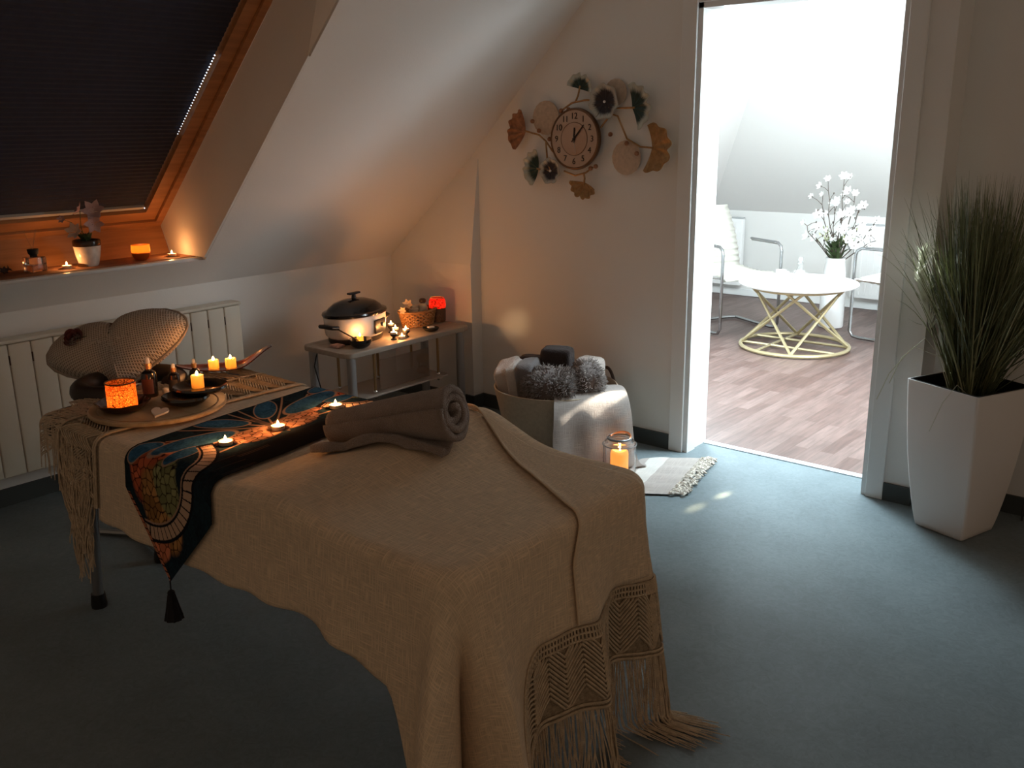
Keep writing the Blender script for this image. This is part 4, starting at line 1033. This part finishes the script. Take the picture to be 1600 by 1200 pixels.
softbox('folded_towel', BC + Vector((-.185, -.10, .335)), (.11, .22, .20), .5, .1, WT, 'white folded towel at the left side of the storage basket', 'towel', 2, ry=-.3)
softbox('folded_towel', BC + Vector((-.12, -.135, .345)), (.055, .20, .21), .45, 0, WT, 'thin white towel standing next to the grey towel in the basket', 'towel', 2, ry=-.2)
softbox('folded_towel', BC + Vector((-.055, -.125, .355)), (.085, .20, .22), .40, 0, GT, 'grey folded towel between the white towel and fluffy throw', 'towel', 2, ry=-.12)
softbox('folded_towel', BC + Vector((-.13, .085, .36)), (.27, .07, .15), .35, 0, BT, 'dark brown towel at the back left of the basket', 'towel', 2)
softbox('folded_towel', BC + Vector((-.005, .02, .425)), (.15, .10, .17), .35, .05, BT, 'dark brown towel standing highest at the back of the basket', 'towel', 2)
softbox('folded_towel', BC + Vector((.12, .11, .40)), (.12, .10, .12), .1, 0, WT, 'small white fluffy towel at the back right of the basket', 'towel', 1)
def fluffy(c, size, rz, label, seed, n=2600):
    FUR = mat('fluffy_grey', (.17, .14, .13), .95, var=.3, vscale=40, sheen=.5); FUR2 = mat('fluffy_hair', (.26, .22, .20), .8, sheen=.5, var=.45, vscale=70)
    o = softbox('fluffy_throw', c, size, rz, .2, FUR, label, 'throw', 1, k=3.2)
    r2 = random.Random(seed); b = MB(); sx, sy, sz = size
    for k in range(n):
        a = r2.random() * 2 * PI; t = math.acos(1 - 1.75 * r2.random())
        sp = lambda cv: math.copysign(abs(cv) ** (2 / 3.2), cv)
        d = Vector((sp(math.sin(t)) * sp(math.cos(a)) * sx / 2, sp(math.sin(t)) * sp(math.sin(a)) * sy / 2, sp(math.cos(t)) * sz / 2)) * .97
        nrm = Vector((d.x / sx ** 2, d.y / sy ** 2, d.z / sz ** 2)).normalized(); L_ = .012 + .012 * r2.random()
        off = Vector((r2.uniform(-1, 1), r2.uniform(-1, 1), r2.uniform(-1.2, .6))) * .010
        b.tube([d, d + nrm * L_ * .6 + off * .3, d + nrm * L_ + off], [.0022, .0017, .0006], 3, caps=False)
    h = b.build('pile', FUR2, o, kind='stuff'); return o
fluffy(BC + Vector((.085, -.145, .345)), (.25, .18, .20), .35, 'dark grey fluffy throw at the front of the basket', 1, 3600)
fluffy(BC + Vector((.195, -.02, .355)), (.13, .17, .23), .9, 'smaller dark grey fluffy bundle at the right end of the basket', 2, 1500)
# grey blanket draped over the basket rim and out on the floor
BLK = weave('grey_blanket', (.42, .37, .34), 260, .12, .4)
BLW = weave('white_stripe', (.60, .57, .53), 260, .1, .4)
path = [Vector((1.50, -.34, .33)), Vector((1.585, -.44, .355)), Vector((1.640, -.50, .343)), Vector((1.672, -.535, .27)), Vector((1.685, -.55, .14)), Vector((1.705, -.55, .035)), Vector((1.76, -.50, .0085)), Vector((1.86, -.42, .007)), Vector((1.97, -.335, .007)), Vector((2.07, -.26, .007))]
wdir = [Vector((.62, .80, 0)).normalized() * w_ for w_ in (.30, .33, .34, .36, .38, .40, .44, .47, .49, .50)]
def blk(u, v):
    q = u * (len(path) - 1); i = min(int(q), len(path) - 2); f = q - i
    p0 = path[max(i - 1, 0)]; p1 = path[i]; p2 = path[i + 1]; p3 = path[min(i + 2, len(path) - 1)]
    p = .5 * ((2 * p1) + (p2 - p0) * f + (2 * p0 - 5 * p1 + 4 * p2 - p3) * f * f + (3 * p1 - p0 - 3 * p2 + p3) * f ** 3)
    wv = wdir[i].lerp(wdir[i + 1], f)
    c = p + Vector((0, 0, 0))
    # sheet runs sideways from the front-left edge towards the wall
    q_ = c + wv * (v - .32) * (1.0)
    if u > .58:      # on the floor, fan out: width direction turns
        k = smooth(.58, .8, u); wv2 = Vector((-.22, .97, 0)) * wv.length; q_ = c + wv.lerp(wv2, k) * (v - (.32 + .22 * k))
    fold = .005 * math.sin(v * 15 + u * 2) * smooth(.25, .45, u) * (1 - smooth(.55, .68, u)); q_ += Vector((.7, -.7, 0)) * fold
    if u > .6: q_.z = max(q_.z, .006) + .004 * abs(math.sin(v * 13 + 6 * u)) + .006 * max(0, mn.noise(Vector((q_.x * 9, q_.y * 9, 1))))
    q_.y = min(q_.y, -.022)
    return q_
bl = empty('draped_blanket', (1.68, -.5, 0), label='grey blanket with white stripe draped from the basket onto the floor', cat='blanket')
rel(MB().grid(lambda u, v: blk(u * .80, v), 70, 40, uvfn=lambda u, v: (u, v * .5)).build('cloth', BLK, bl), bl)
rel(MB().grid(lambda u, v: blk(.80 + u * .07, v), 8, 40, uvfn=lambda u, v: (u * .1, v * .5)).build('stripe', BLW, bl, label='white stripe'), bl)
rel(MB().grid(lambda u, v: blk(.87 + u * .13, v), 12, 40, uvfn=lambda u, v: (u * .1, v * .5)).build('border', BLK, bl), bl)
r3 = random.Random(11); b = MB()
for k in range(70):
    v = (k + .5) / 70; p = blk(1, v); p.z = .009; a = math.atan2(.45, .62) + r3.uniform(-.5, .3)
    pts = [p]
    for j in range(1, 6):
        pts.append(p + Vector((math.cos(a), math.sin(a), 0)) * .075 * j / 5 + Vector((.008 * math.sin(j * 2 + k), .010 * math.cos(j * 2.3 + k), .006 * abs(math.sin(j + k)))))
    for q in pts: q.y = min(q.y, -.02)
    b.tube(pts, [.005, .0042, .006, .004, .0058, .003], 5)
rel(b.build('fringe', mat('pale_fringe', (.60, .54, .47), .9, var=.25, vscale=90), bl, kind='stuff'), bl)
# glass lantern with a wax LED candle
LP = Vector((1.850, -.475, 0.010)); t = empty('glass_lantern', LP, label='clear glass jar lantern with glowing candle on the blanket', cat='lantern')
MB().lathe([(0, 0), (.066, 0), (.072, .006), (.073, .02), (.073, .150), (.066, .166), (.052, .172), (.052, .182), (.0495, .182), (.0495, .171), (.064, .163), (.0705, .148), (.0705, .02), (.068, .007), (0, .005)], 48).build('glass_jar', GLASS, t)
MB().lathe([(.052, .176), (.055, .176), (.0555, .184), (.053, .186), (.052, .184)], 40).build('metal_collar', STEEL, t)
b = MB(); b.tube([(-.076, 0, .148), (-.078, 0, .10), (-.078, 0, .02)], .002, 6); b.tube([(.074 * math.cos(a), .074 * math.sin(a), .152) for a in [2 * PI * k / 40 for k in range(40)]], .0022, 6, closed=True); b.build('wire_bail', STEEL, t)
MB().tube([(.048 * math.cos(a), .048 * math.sin(a) , .178 + .016 * abs(math.sin(a))) for a in [PI * k / 20 for k in range(21)]], .004, 8).build('copper_handle', mat('copper_handle', (.65, .28, .14), .3, .8), t, label='copper coloured carrying handle')
lc = empty('led_candle', LP + Vector((0, 0, .0065)), label='glowing orange pillar candle inside the glass lantern', cat='candle')
def ledm():
    m = mat('glowing_wax', (.9, .45, .15), .5, emit=(1, .34, .05), estr=1.0); nt = m.node_tree; b_ = nt.nodes['Principled BSDF']
    return m
MB().lathe([(0, 0), (.039, 0), (.040, .003), (.040, .100), (.037, .112), (.030, .117), (.020, .112), (0, .108)], 36).build('wax', ledm(), lc)
flame(lc, (0.004, -.002, .113), h=.02, r=.005)
flame_light(LP + Vector((0, 0, .145)), .35, color=(1, .5, .18))

# ================================================================ WALL CLOCK
CK = Vector((1.285, -.03, 1.452)); ck = empty('wall_clock', CK, label='round metal wall clock surrounded by gold and dark green ginkgo leaves', cat='clock')
GOLD = mat('antique_gold', (.34, .20, .085), .45, .55, var=.25, vscale=50); CREAML = mat('cream_leaf', (.52, .40, .30), .7, .1, var=.12, vscale=60)
BRN = mat('bronze_leaf', (.30, .14, .07), .5, .4, var=.3, vscale=50)
def leaf_mat(name, centre, rim, sc):
    m = bpy.data.materials.new(name); m.use_nodes = True; nt = m.node_tree; b = nt.nodes['Principled BSDF']; L = nt.links.new
    a = nt.nodes.new('ShaderNodeTexCoord'); s = nt.nodes.new('ShaderNodeSeparateXYZ'); L(a.outputs['UV'], s.inputs[0])
    n = nt.nodes.new('ShaderNodeTexNoise'); n.inputs['Scale'].default_value = 18; mp = nt.nodes.new('ShaderNodeMapping'); mp.inputs['Scale'].default_value = (.15, 5, 1); L(a.outputs['UV'], mp.inputs[0]); L(mp.outputs[0], n.inputs['Vector'])
    ad = nt.nodes.new('ShaderNodeMath'); ad.operation = 'MULTIPLY_ADD'; ad.inputs[1].default_value = .35; L(n.outputs['Fac'], ad.inputs[0]); L(s.outputs[0], ad.inputs[2])
    r = nt.nodes.new('ShaderNodeValToRGB'); r.color_ramp.elements[0].position = .80; r.color_ramp.elements[1].position = 1.22; r.color_ramp.elements[0].color = (*centre, 1); r.color_ramp.elements[1].color = (*rim, 1)
    L(ad.outputs[0], r.inputs[0]); L(r.outputs[0], b.inputs['Base Color']); b.inputs['Roughness'].default_value = .4; b.inputs['Metallic'].default_value = .25
    return m
GRN = leaf_mat('green_enamel', (.010, .035, .028), (.45, .46, .40), 1); DRK = leaf_mat('dark_enamel', (.018, .014, .020), (.42, .42, .38), 1)
def ginkgo(c, r, ang, m, spread=150, dish=.25, full=False, notch=.12, vein=None):
    """a pleated fan leaf: radius r, opening direction ang in the wall plane (x right, z up)"""
    a0 = math.radians(ang); sp = math.radians(360 if full else spread)
    def f(u, v):
        a = a0 + (u - .5) * sp; rr = r * v * (1 + .05 * math.sin(u * (36 if not full else 44)) * v - (notch * math.exp(-((u - .5) / .04) ** 2) * v if not full else .06 * abs(math.sin(u * PI * 7)) * v))
        y = -.012 - dish * r * v * v * (1 if full else .6) - .0035 * math.sin(u * (40 if not full else 60)) * v + .02 * (0 if full else v * (1 - v))
        return Vector((c[0] + rr * math.cos(a), y, c[1] + rr * math.sin(a)))
    o = MB().grid(f, 73, 12, uvfn=lambda u, v: (v, u)).build('leaf', m, ck); solid(o, .0016, 0); o.data.shade_smooth()
    if full:
        MB().sphere((c[0], -.022, c[1]), .0065, n=6).build('pearl', mat('pearl', (.85, .83, .8), .2), o)
    return o
MB().lathe([(0, 0), (.140, 0), (.144, .012), (.141, .024), (.135, .026), (.131, .022), (0, .021)], 64, mtx=rot('X', 90)).build('case', mat('bronze_rim', (.16, .09, .05), .35, .7), ck)
MB().lathe([(0, 0), (.1315, 0), (.1315, .0008), (0, .0008)], 64, mtx=Matrix.Translation((0, -.0222, 0)) @ rot('X', 90)).build('dial', mat('dial_face', (.46, .34, .26), .45, .35, var=.05, vscale=9), ck)
MB().lathe([(0, 0), (.076, 0), (.076, .0006), (0, .0006)], 64, mtx=Matrix.Translation((0, -.0231, 0)) @ rot('X', 90)).build('inner_dial', mat('brushed_inner', (.42, .28, .20), .28, .8), ck)
MB().lathe([(.0745, 0), (.0775, 0), (.0775, .001), (.0745, .001)], 64, mtx=Matrix.Translation((0, -.0238, 0)) @ rot('X', 90)).build('inner_ring', MATS['bronze_rim'], ck)
INK = mat('black_print', (.02, .012, .010), .6)
for n in range(1, 13):
    cu = bpy.data.curves.new('numeral', 'FONT'); cu.body = str(n); cu.size = .040; cu.align_x = 'CENTER'; cu.align_y = 'CENTER'; cu.extrude = .0006
    tmp = bpy.data.objects.new('tmp', cu); me = bpy.data.meshes.new_from_object(tmp); bpy.data.objects.remove(tmp); me.name = 'numeral'
    o = bpy.data.objects.new('numeral', me); COL.objects.link(o); me.materials.clear(); me.materials.append(INK); o.parent = ck
    a = math.radians(90 - 30 * n); o.location = (.104 * math.cos(a), -.0245, .104 * math.sin(a)); o.rotation_euler = (PI / 2, 0, 0)
def hand(name, ang, L_, w_, z, m=INK):
    a = math.radians(90 - ang); MB().box((-.018, -.0008, -w_ / 2), (L_, .0008, w_ / 2), mtx=Matrix.Translation((0, z, 0)) @ Matrix.Rotation(-a, 4, 'Y')).build(name, m, ck, False)
hand('hour_hand', 3, .052, .006, -.0265); hand('minute_hand', 42, .086, .0045, -.0285); hand('second_hand', 168, .07, .0012, -.030, mat('silver_hand', (.5, .45, .4), .3, .6))
MB().lathe([(0, 0), (.006, 0), (.005, .006), (0, .006)], 16, mtx=Matrix.Translation((0, -.026, 0)) @ rot('X', 90)).build('hub', BLACK, ck)
# centres given relative to the dial: x right, z up
ginkgo((.17, .165), .082, 60, DRK, full=True); ginkgo((-.145, -.150), .064, 60, DRK, full=True)
ginkgo((.315, .135), .105, 15, GRN, 165); ginkgo((-.225, -.140), .090, 172, GRN, 160); ginkgo((.025, .225), .072, 75, GRN, 180)
ginkgo((.425, -.040), .105, -5, GOLD, 210); ginkgo((-.305, .035), .105, 168, BRN, 140); ginkgo((.055, -.200), .078, -105, GOLD, 160)
for c, r in (((.275, -.085), .078), ((-.195, .100), .080), ((.21, .205), .06)):
    o = MB().lathe([(0, 0), (r * .3, .001), (r, -.006), (r, -.0045), (r * .3, .003), (0, .002)], 48, mtx=Matrix.Translation((c[0], .004, c[1])) @ rot('X', 90), wob=lambda a, z: .012 * math.sin(a * 30)).build('leaf', CREAML, ck)
def stem(pts, r=.0045, m=GOLD): MB().tube([(x, y, z) for x, y, z in pts], r, 7).build('stem', m, ck)
stem([(.14, -.005, .05), (.20, -.012, .11), (.24, -.015, .10), (.29, -.012, .0), (.36, -.01, -.035), (.43, -.012, -.04)])
stem([(.17, -.01, .14), (.24, -.012, .135), (.33, -.014, .135)]); stem([(-.14, -.005, -.06), (-.18, -.01, -.01), (-.22, -.012, .02), (-.31, -.012, .04)])
stem([(-.18, -.01, -.01), (-.17, -.012, -.10), (-.15, -.012, -.15)]); stem([(-.15, -.01, -.15), (-.19, -.012, -.15), (-.235, -.012, -.14)])
stem([(-.08, -.008, .135), (-.02, -.012, .165), (.05, -.01, .175), (.075, -.008, .175)]); stem([(.0, -.012, .17), (.015, -.012, .20), (.025, -.012, .24)])
stem([(-.07, -.008, -.15), (0, -.012, -.17), (.06, -.01, -.155), (.10, -.008, -.13)]); stem([(.05, -.012, -.158), (.055, -.012, -.18), (.05, -.012, -.22)])
for p in ((-.085, .13), (-.04, .135), (-.26, .085), (-.22, .04), (-.155, .0), (.20, .02), (.29, -.02), (.345, -.065), (.09, -.135), (.12, -.125)):
    MB().sphere((p[0], -.014, p[1]), .011, n=6).build('berry', BRN, ck)

# ================================================================ PLANTER WITH GRASS
PC = Vector((3.148, -.118, 0)); pl_ = empty('potted_grass', PC, label='tall ornamental grass in a tapered white square planter beside the doorway', cat='potted plant')
PLW = mat('planter_white', (.80, .76, .73), .45)
a0 = math.atan2(-.068, .212); a1 = math.atan2(-.406, .914)
def sq(h, half, ang, r=.012, bulge=0):
    pts = []
    for k in range(4):
        c = ang + PI / 4 + k * PI / 2
        cx, cy = half * math.sqrt(2) * math.cos(c), half * math.sqrt(2) * math.sin(c)
        for j in range(5):
            aa = ang + k * PI / 2 + j * PI / 8; inner = (half - r) * math.sqrt(2)
            pts.append((inner * math.cos(c) + r * math.cos(aa), inner * math.sin(c) + r * math.sin(aa), h))
    return pts
b = MB(); rings = []
Hp = .578
for t_ in [0, .01, .04, .1, .2, .35, .5, .65, .8, .92, 1.0]:
    half = .098 + (.154 - .098) * (t_ ** .75) + .006 * math.sin(PI * t_) - (.006 if t_ == 0 else 0)
    rings.append([b.bm.verts.new(p) for p in sq(Hp * t_, half, a0 + (a1 - a0) * t_)])
for half, h in ((.148, Hp), (.146, Hp - .004)): rings.append([b.bm.verts.new(p) for p in sq(h, half, a1)])
n = 20
for A, B_ in zip(rings, rings[1:]):
    for i in range(n): b.bm.faces.new((A[i], A[(i + 1) % n], B_[(i + 1) % n], B_[i]))
b.bm.faces.new(rings[0][::-1]); b.build('planter', PLW, pl_)
b = MB(); rings = [[b.bm.verts.new(p) for p in sq(h, half, a1)] for half, h in ((.1475, Hp + .001), (.141, Hp + .001), (.134, Hp - .05))]
for A, B_ in zip(rings, rings[1:]):
    for i in range(n): b.bm.faces.new((A[i], A[(i + 1) % n], B_[(i + 1) % n], B_[i]))
b.bm.faces.new(rings[-1]); b.build('black_liner', BLACKM, pl_)
GR = [mat('grass_dark', (.085, .105, .05), .6), mat('grass_mid', (.16, .19, .09), .6), mat('grass_pale', (.30, .32, .18), .6)]
rg = random.Random(21); bb = [MB(), MB(), MB()]
for k in range(1700):
    a = rg.random() * 2 * PI; rb = .075 * math.sqrt(rg.random()); base = Vector((rb * math.cos(a), rb * math.sin(a), Hp - .05))
    lean = rg.gauss(0, .27); la = rg.random() * 2 * PI if rg.random() < .7 else a
    if math.cos(la) * -.77 + math.sin(la) * -.64 > .2 and abs(lean) > .10: lean *= .42
    if k < 45: lean = rg.uniform(.22, .50); la = 3.83 + rg.gauss(0, .25)
    d = Vector((math.cos(la) * abs(lean), math.sin(la) * abs(lean), 1)).normalized(); L_ = rg.uniform(.45, .84); droop = rg.uniform(.0, .35) * abs(lean) * 2 + .03
    side = d.cross(Vector((math.cos(a * 3), math.sin(a * 3), .1))).normalized(); w_ = rg.uniform(.0028, .0055); prev = None; B_ = bb[rg.choice((0, 0, 1, 1, 2))]
    hd = Vector((d.x, d.y, 0))
    for i in range(9):
        q = i / 8; p = base + d * L_ * q + hd * droop * q * q * L_ - Vector((0, 0, 1)) * droop * .8 * L_ * q ** 3
        wp = PC + p
        if wp.x < 2.93 and wp.y > -.02: p.y = -.02 - PC.y - .004 * (k % 5)
        elif wp.y > .155: p.y = .150 - PC.y - .003 * (k % 5)
        w2 = w_ * (1 - q ** 3) + .0003
        x_, y_ = B_.bm.verts.new(p - side * w2 / 2), B_.bm.verts.new(p + side * w2 / 2)
        if prev: B_.bm.faces.new((prev[0], prev[1], y_, x_))
        prev = (x_, y_)
for q, B_ in enumerate(bb): B_.build('grass_blades', GR[q], pl_, kind='stuff')
# pale feathery seed head on the left
PLM = mat('pale_plume', (.62, .64, .55), .8); b = MB(); ba = Vector((-.05, -.05, Hp - .05)); tipp = Vector((-.235, -.10, .46 + Hp))
st_ = [ba, Vector((-.13, -.06, Hp + .16)), Vector((-.205, -.06, Hp + .38)), Vector((-.165, -.06, Hp + .58))]
b.tube(st_, .0018, 5)
for k in range(220):
    t_ = .35 + .6 * rg.random(); p = st_[1].lerp(st_[2], min(1, t_ * 1.6 - .4)) if t_ < .85 else st_[2].lerp(st_[3], (t_ - .85) * 4)
    d = Vector((rg.uniform(-.5, .6), rg.uniform(-.4, .4), 1)).normalized(); b.tube([p, p + d * .035, p + d * .06 + Vector((rg.uniform(-.01, .02), 0, -.004))], [.0032, .0024, .0010], 3, caps=False)
b.build('seed_head', PLM, pl_, label='pale feathery seed head')
b = MB(); [b.tube([Vector((-.05, -.05, Hp - .03)), Vector((-.09, -.085, Hp + .10)), Vector((-.14 - q, -.12 - q, Hp + .17 - q)), Vector((-.20 - q, -.17 - q, Hp + .10 - 2 * q)), Vector((-.23 - q, -.19 - q, Hp + .0 - 2 * q))], .0014, 4, caps=False) for q in (0, .03)]
b.tube([Vector((.03, -.10, Hp - .03)), Vector((.0, -.18, Hp + .03)), Vector((-.03, -.22, Hp - .03)), Vector((-.06, -.24, Hp - .14))], .001, 4, caps=False); b.build('arching_blades', mat('grass_sun_glint', (.55, .55, .42), .6), pl_)  # lighter colour stands in for sun catching these blades
b = MB(); b.tube([(3.34, .10, .004), (3.335, .13, .05), (3.34, .145, .14), (3.37, .15, .25), (3.42, .155, .30)], .004, 6); b.build('power_cable', BLACK, None, label='thin black cable rising behind the planter at the wall', cat='cable')

# ================================================================ ADJOINING ROOM
FW = mat('far_white', (.85, .85, .84), .4); FG = mat('table_gold', (.50, .42, .25), .35, .55)
TC = Vector((1.40, 2.40, 0)); ft = empty('coffee_table', TC, label='round white coffee table with crossed gold base in the next room', cat='coffee table')
MB().lathe([(0, .435), (.36, .435), (.395, .445), (.40, .455), (.395, .462), (0, .463)], 72).build('table_top', FW, ft)
MB().tube([(.365 * math.cos(a), .365 * math.sin(a), .014) for a in [2 * PI * k / 72 for k in range(72)]], .0135, 8, closed=True).build('base_ring', FG, ft)
MB().tube([(.31 * math.cos(a), .31 * math.sin(a), .424) for a in [2 * PI * k / 60 for k in range(60)]], .010, 8, closed=True).build('top_ring', FG, ft)
for k in range(4):
    a = math.radians(20 + 90 * k)
    for sg in (1, -1):
        a2 = a + sg * math.radians(100)
        MB().tube([(.355 * math.cos(a), .355 * math.sin(a), .02), (.31 * math.cos(a2), .31 * math.sin(a2), .424)], .0105, 6).build('crossed_rod', FG, ft)
for k in range(3):
    a = math.radians(20 + 90 * k); a2 = a + math.radians(140); MB().tube([(.355 * math.cos(a), .355 * math.sin(a), .018), (.355 * math.cos(a2), .355 * math.sin(a2), .018)], .010, 6).build('base_rod', FG, ft)
# carafe and cups on it
t = empty('glass_carafe', TC + Vector((.02, -.03, .4635)), label='small clear glass carafe in the middle of the coffee table', cat='carafe')
MB().lathe([(0, 0), (.040, 0), (.046, .02), (.040, .06), (.018, .095), (.015, .12), (.022, .135), (.0205, .135), (.0135, .12), (.0165, .095), (.038, .06), (.044, .02), (.038, .003), (0, .003)], 28).build('glass_body', GLASS, t)
MB().lathe([(0, .125), (.012, .125), (.012, .14), (.016, .145), (.014, .165), (0, .168)], 16).build('stopper', mat('grey_stopper', (.45, .45, .45), .4), t)
for dx, dy, lb in ((-.10, -.02, 'white cup left of the carafe on the coffee table'), (-.03, .08, 'white cup behind the carafe on the coffee table'), (-.15, .05, 'white cup farthest left on the coffee table')):
    t = empty('cup', TC + Vector((dx, dy, .4635)), label=lb, cat='cup')
    MB().lathe([(0, 0), (.022, 0), (.034, .03), (.037, .06), (.035, .06), (.031, .03), (.019, .004), (0, .004)], 24).build('bowl', FW, t)
    MB().tube([(.034, 0, .048), (.052, 0, .045), (.054, 0, .028), (.033, 0, .022)], .004, 6).build('handle', FW, t)
# tall floor vase with magnolia branches
VC = Vector((1.335, 3.22, 0)); va = empty('floor_vase', VC, label='tall white floor vase of white magnolia branches behind the coffee table', cat='vase')
MB().lathe([(0, 0), (.088, 0), (.092, .01), (.090, .25), (.082, .42), (.070, .50), (.076, .53), (.070, .53), (.064, .50), (.07, .42), (0, .40)], 40).build('vase', FW, va)
TW_ = mat('magnolia_twig', (.10, .075, .06), .7); FLW = mat('magnolia_petal', (.90, .90, .88), .6); GRF = mat('vase_green', (.10, .15, .06), .6); YG = mat('yellow_green', (.55, .58, .30), .6)
rf = random.Random(4); bt = MB(); bg_ = MB(); by_ = MB(); heads = []
for k, (dx, dy, h) in enumerate([(-.10, -.02, .60), (-.16, .05, .48), (.02, 0, .63), (.10, .03, .50), (.16, -.03, .40), (-.26, -.03, .28), (.24, .05, .26), (-.06, .04, .42), (.05, -.06, .36), (.13, .06, .30), (.31, -.02, .20), (-.2, .02, .2)]):
    p0 = Vector((0, 0, .48)); p3 = Vector((dx, dy, .50 + h)); pts = []
    for i in range(8):
        q = i / 7; p = p0.lerp(p3, q) + Vector((dx * .15 * math.sin(PI * q), 0, .03 * math.sin(PI * q))) + Vector((rf.uniform(-1, 1), rf.uniform(-1, 1), rf.uniform(-1, 1))) * .008; pts.append(p)
    bt.tube(pts, [.0050 - .0004 * i for i in range(8)], 5)
    for j in (2, 3, 4, 5, 6):
        s_ = pts[j]; d = Vector((rf.uniform(-1, 1), rf.uniform(-.6, .6), rf.uniform(.2, 1))).normalized() * rf.uniform(.05, .10)
        bt.tube([s_, s_ + d * .5 + Vector((0, 0, .006)), s_ + d], [.0026, .002, .0015], 4)
        if rf.random() < .7: heads.append((s_ + d, rf.uniform(.020, .042)))
        bt.sphere(s_ + d * 1.02, .0055, (1, 1, 1.6), n=4)
    heads.append((pts[-1], rf.uniform(.022, .035)))
for k in range(90):
    a = rf.random() * 2 * PI; blade(bg_, (rf.uniform(-.03, .03), 0, rf.uniform(.49, .62)), (math.cos(a) * .8, math.sin(a) * .8, 1), rf.uniform(.06, .17), .024, .3)
for k in range(70):
    a = rf.choice((2.9, .3)) + rf.uniform(-.5, .5); c_ = Vector((.10 * math.cos(a) + rf.uniform(-.04, .04), rf.uniform(-.05, .05), .68 + rf.uniform(-.06, .06))); blade(by_, c_, (rf.uniform(-1, 1), rf.uniform(-1, 1), 1), .045, .010, .2, n=4)
bt.build('branches', TW_, va); bg_.build('foliage', GRF, va); by_.build('pale_foliage', YG, va)
for c_, r_ in heads: flower(va, c_, r_ * 1.15, (c_.x * 2 + rf.uniform(-.4, .4), -.8, .5), FLW, 6, 'magnolia_bloom', .7)
# cantilever chairs
def chair(loc, rz, label):
    t = empty('cantilever_chair', loc, rz, label=label, cat='chair', group=None)   # faces +x
    R_ = .0115
    for sy in (.26, -.26):
        pts = [(-.28, sy, .0125), (.16, sy, .0125), (.21, sy, .02), (.235, sy, .055), (.235, sy, .60), (.225, sy, .635), (.19, sy, .655), (-.12, sy, .655)]
        MB().tube(pts, R_, 10).build('tube_frame', mat('chair_chrome', (.36, .37, .38), .25, 1), t)
        MB().tube([(-.13, sy, .660), (.16, sy, .660)], [.014, .014], 8, flat=.6).build('armrest', mat('chair_arm', (.36, .37, .38), .3, .9), t)
    MB().tube([(-.28, -.26, .0125), (-.30, -.2, .0125), (-.30, .2, .0125), (-.28, .26, .0125)], R_, 8).build('floor_bar', MATS['chair_chrome'], t)
    MB().tube([(.235, -.26, .43), (.20, -.235, .425), (-.24, -.235, .42)], R_ * .9, 8).build('seat_rail', CHROME, t); MB().tube([(.235, .26, .43), (.20, .235, .425), (-.24, .235, .42)], R_ * .9, 8).build('seat_rail', CHROME, t)
    def seat(u, v): x = -.23 + u * .47; y = (v - .5) * .46; return Vector((x, y, .445 - .02 * math.sin(PI * u) + .006 * math.cos(u * 2 * PI * 9) - (.03 * smooth(.9, 1, u)) + .004))
    solid(MB().grid(seat, 80, 8).build('seat', mat('ivory_leather', (.60, .58, .52), .5), t), .022)
    def back(u, v): z = .44 + u * .46; return Vector((-.22 - .20 * u + .03 * math.sin(PI * u) + .006 * math.cos(u * 2 * PI * 10), (v - .5) * .46, z))
    solid(MB().grid(back, 80, 8).build('backrest', MATS['ivory_leather'], t), .020, 1)
    return t
chair((.74, 2.72, 0), math.radians(-27), 'ivory cantilever chair with chrome arms left of the coffee table')
chair((1.87, 3.12, 0), math.radians(172), 'white cantilever chair cut off by the door frame, right of the vase')
# radiators under the far slope
for x0, x1, lb in ((-.16, .18, 'white radiator low at the left end of the far wall'), (1.18, 1.95, 'white radiator on the far wall behind the vase')):
    t = empty('wall_radiator', ((x0 + x1) / 2, FY1 - .08, 0), label=lb, cat='radiator'); z0, z1 = (.10, .70)
    rel(MB().box((x0, FY1 - .10, z0), (x1, FY1 - .04, z1), bev=.006).build('panel', FW, t), t)
    rel(MB().box((x0 + .005, FY1 - .098, z1 + .001), (x1 - .005, FY1 - .042, z1 + .012)).build('top_grille', mat('grille_grey', (.45, .46, .47), .5), t, False), t)
    for k in range(int((x1 - x0) / .05)):
        if k < 16: rel(MB().box((x0 + .02 + k * .05, FY1 - .1035, z0 + .03), (x0 + .034 + k * .05, FY1 - .1003, z1 - .03)).build('rib', FW, t, False), t)
    rel(MB().box((x0 + .04, FY1 - .04, .3), (x0 + .08, FY1 - .001, .6)).build('bracket', FW, t, False), t)
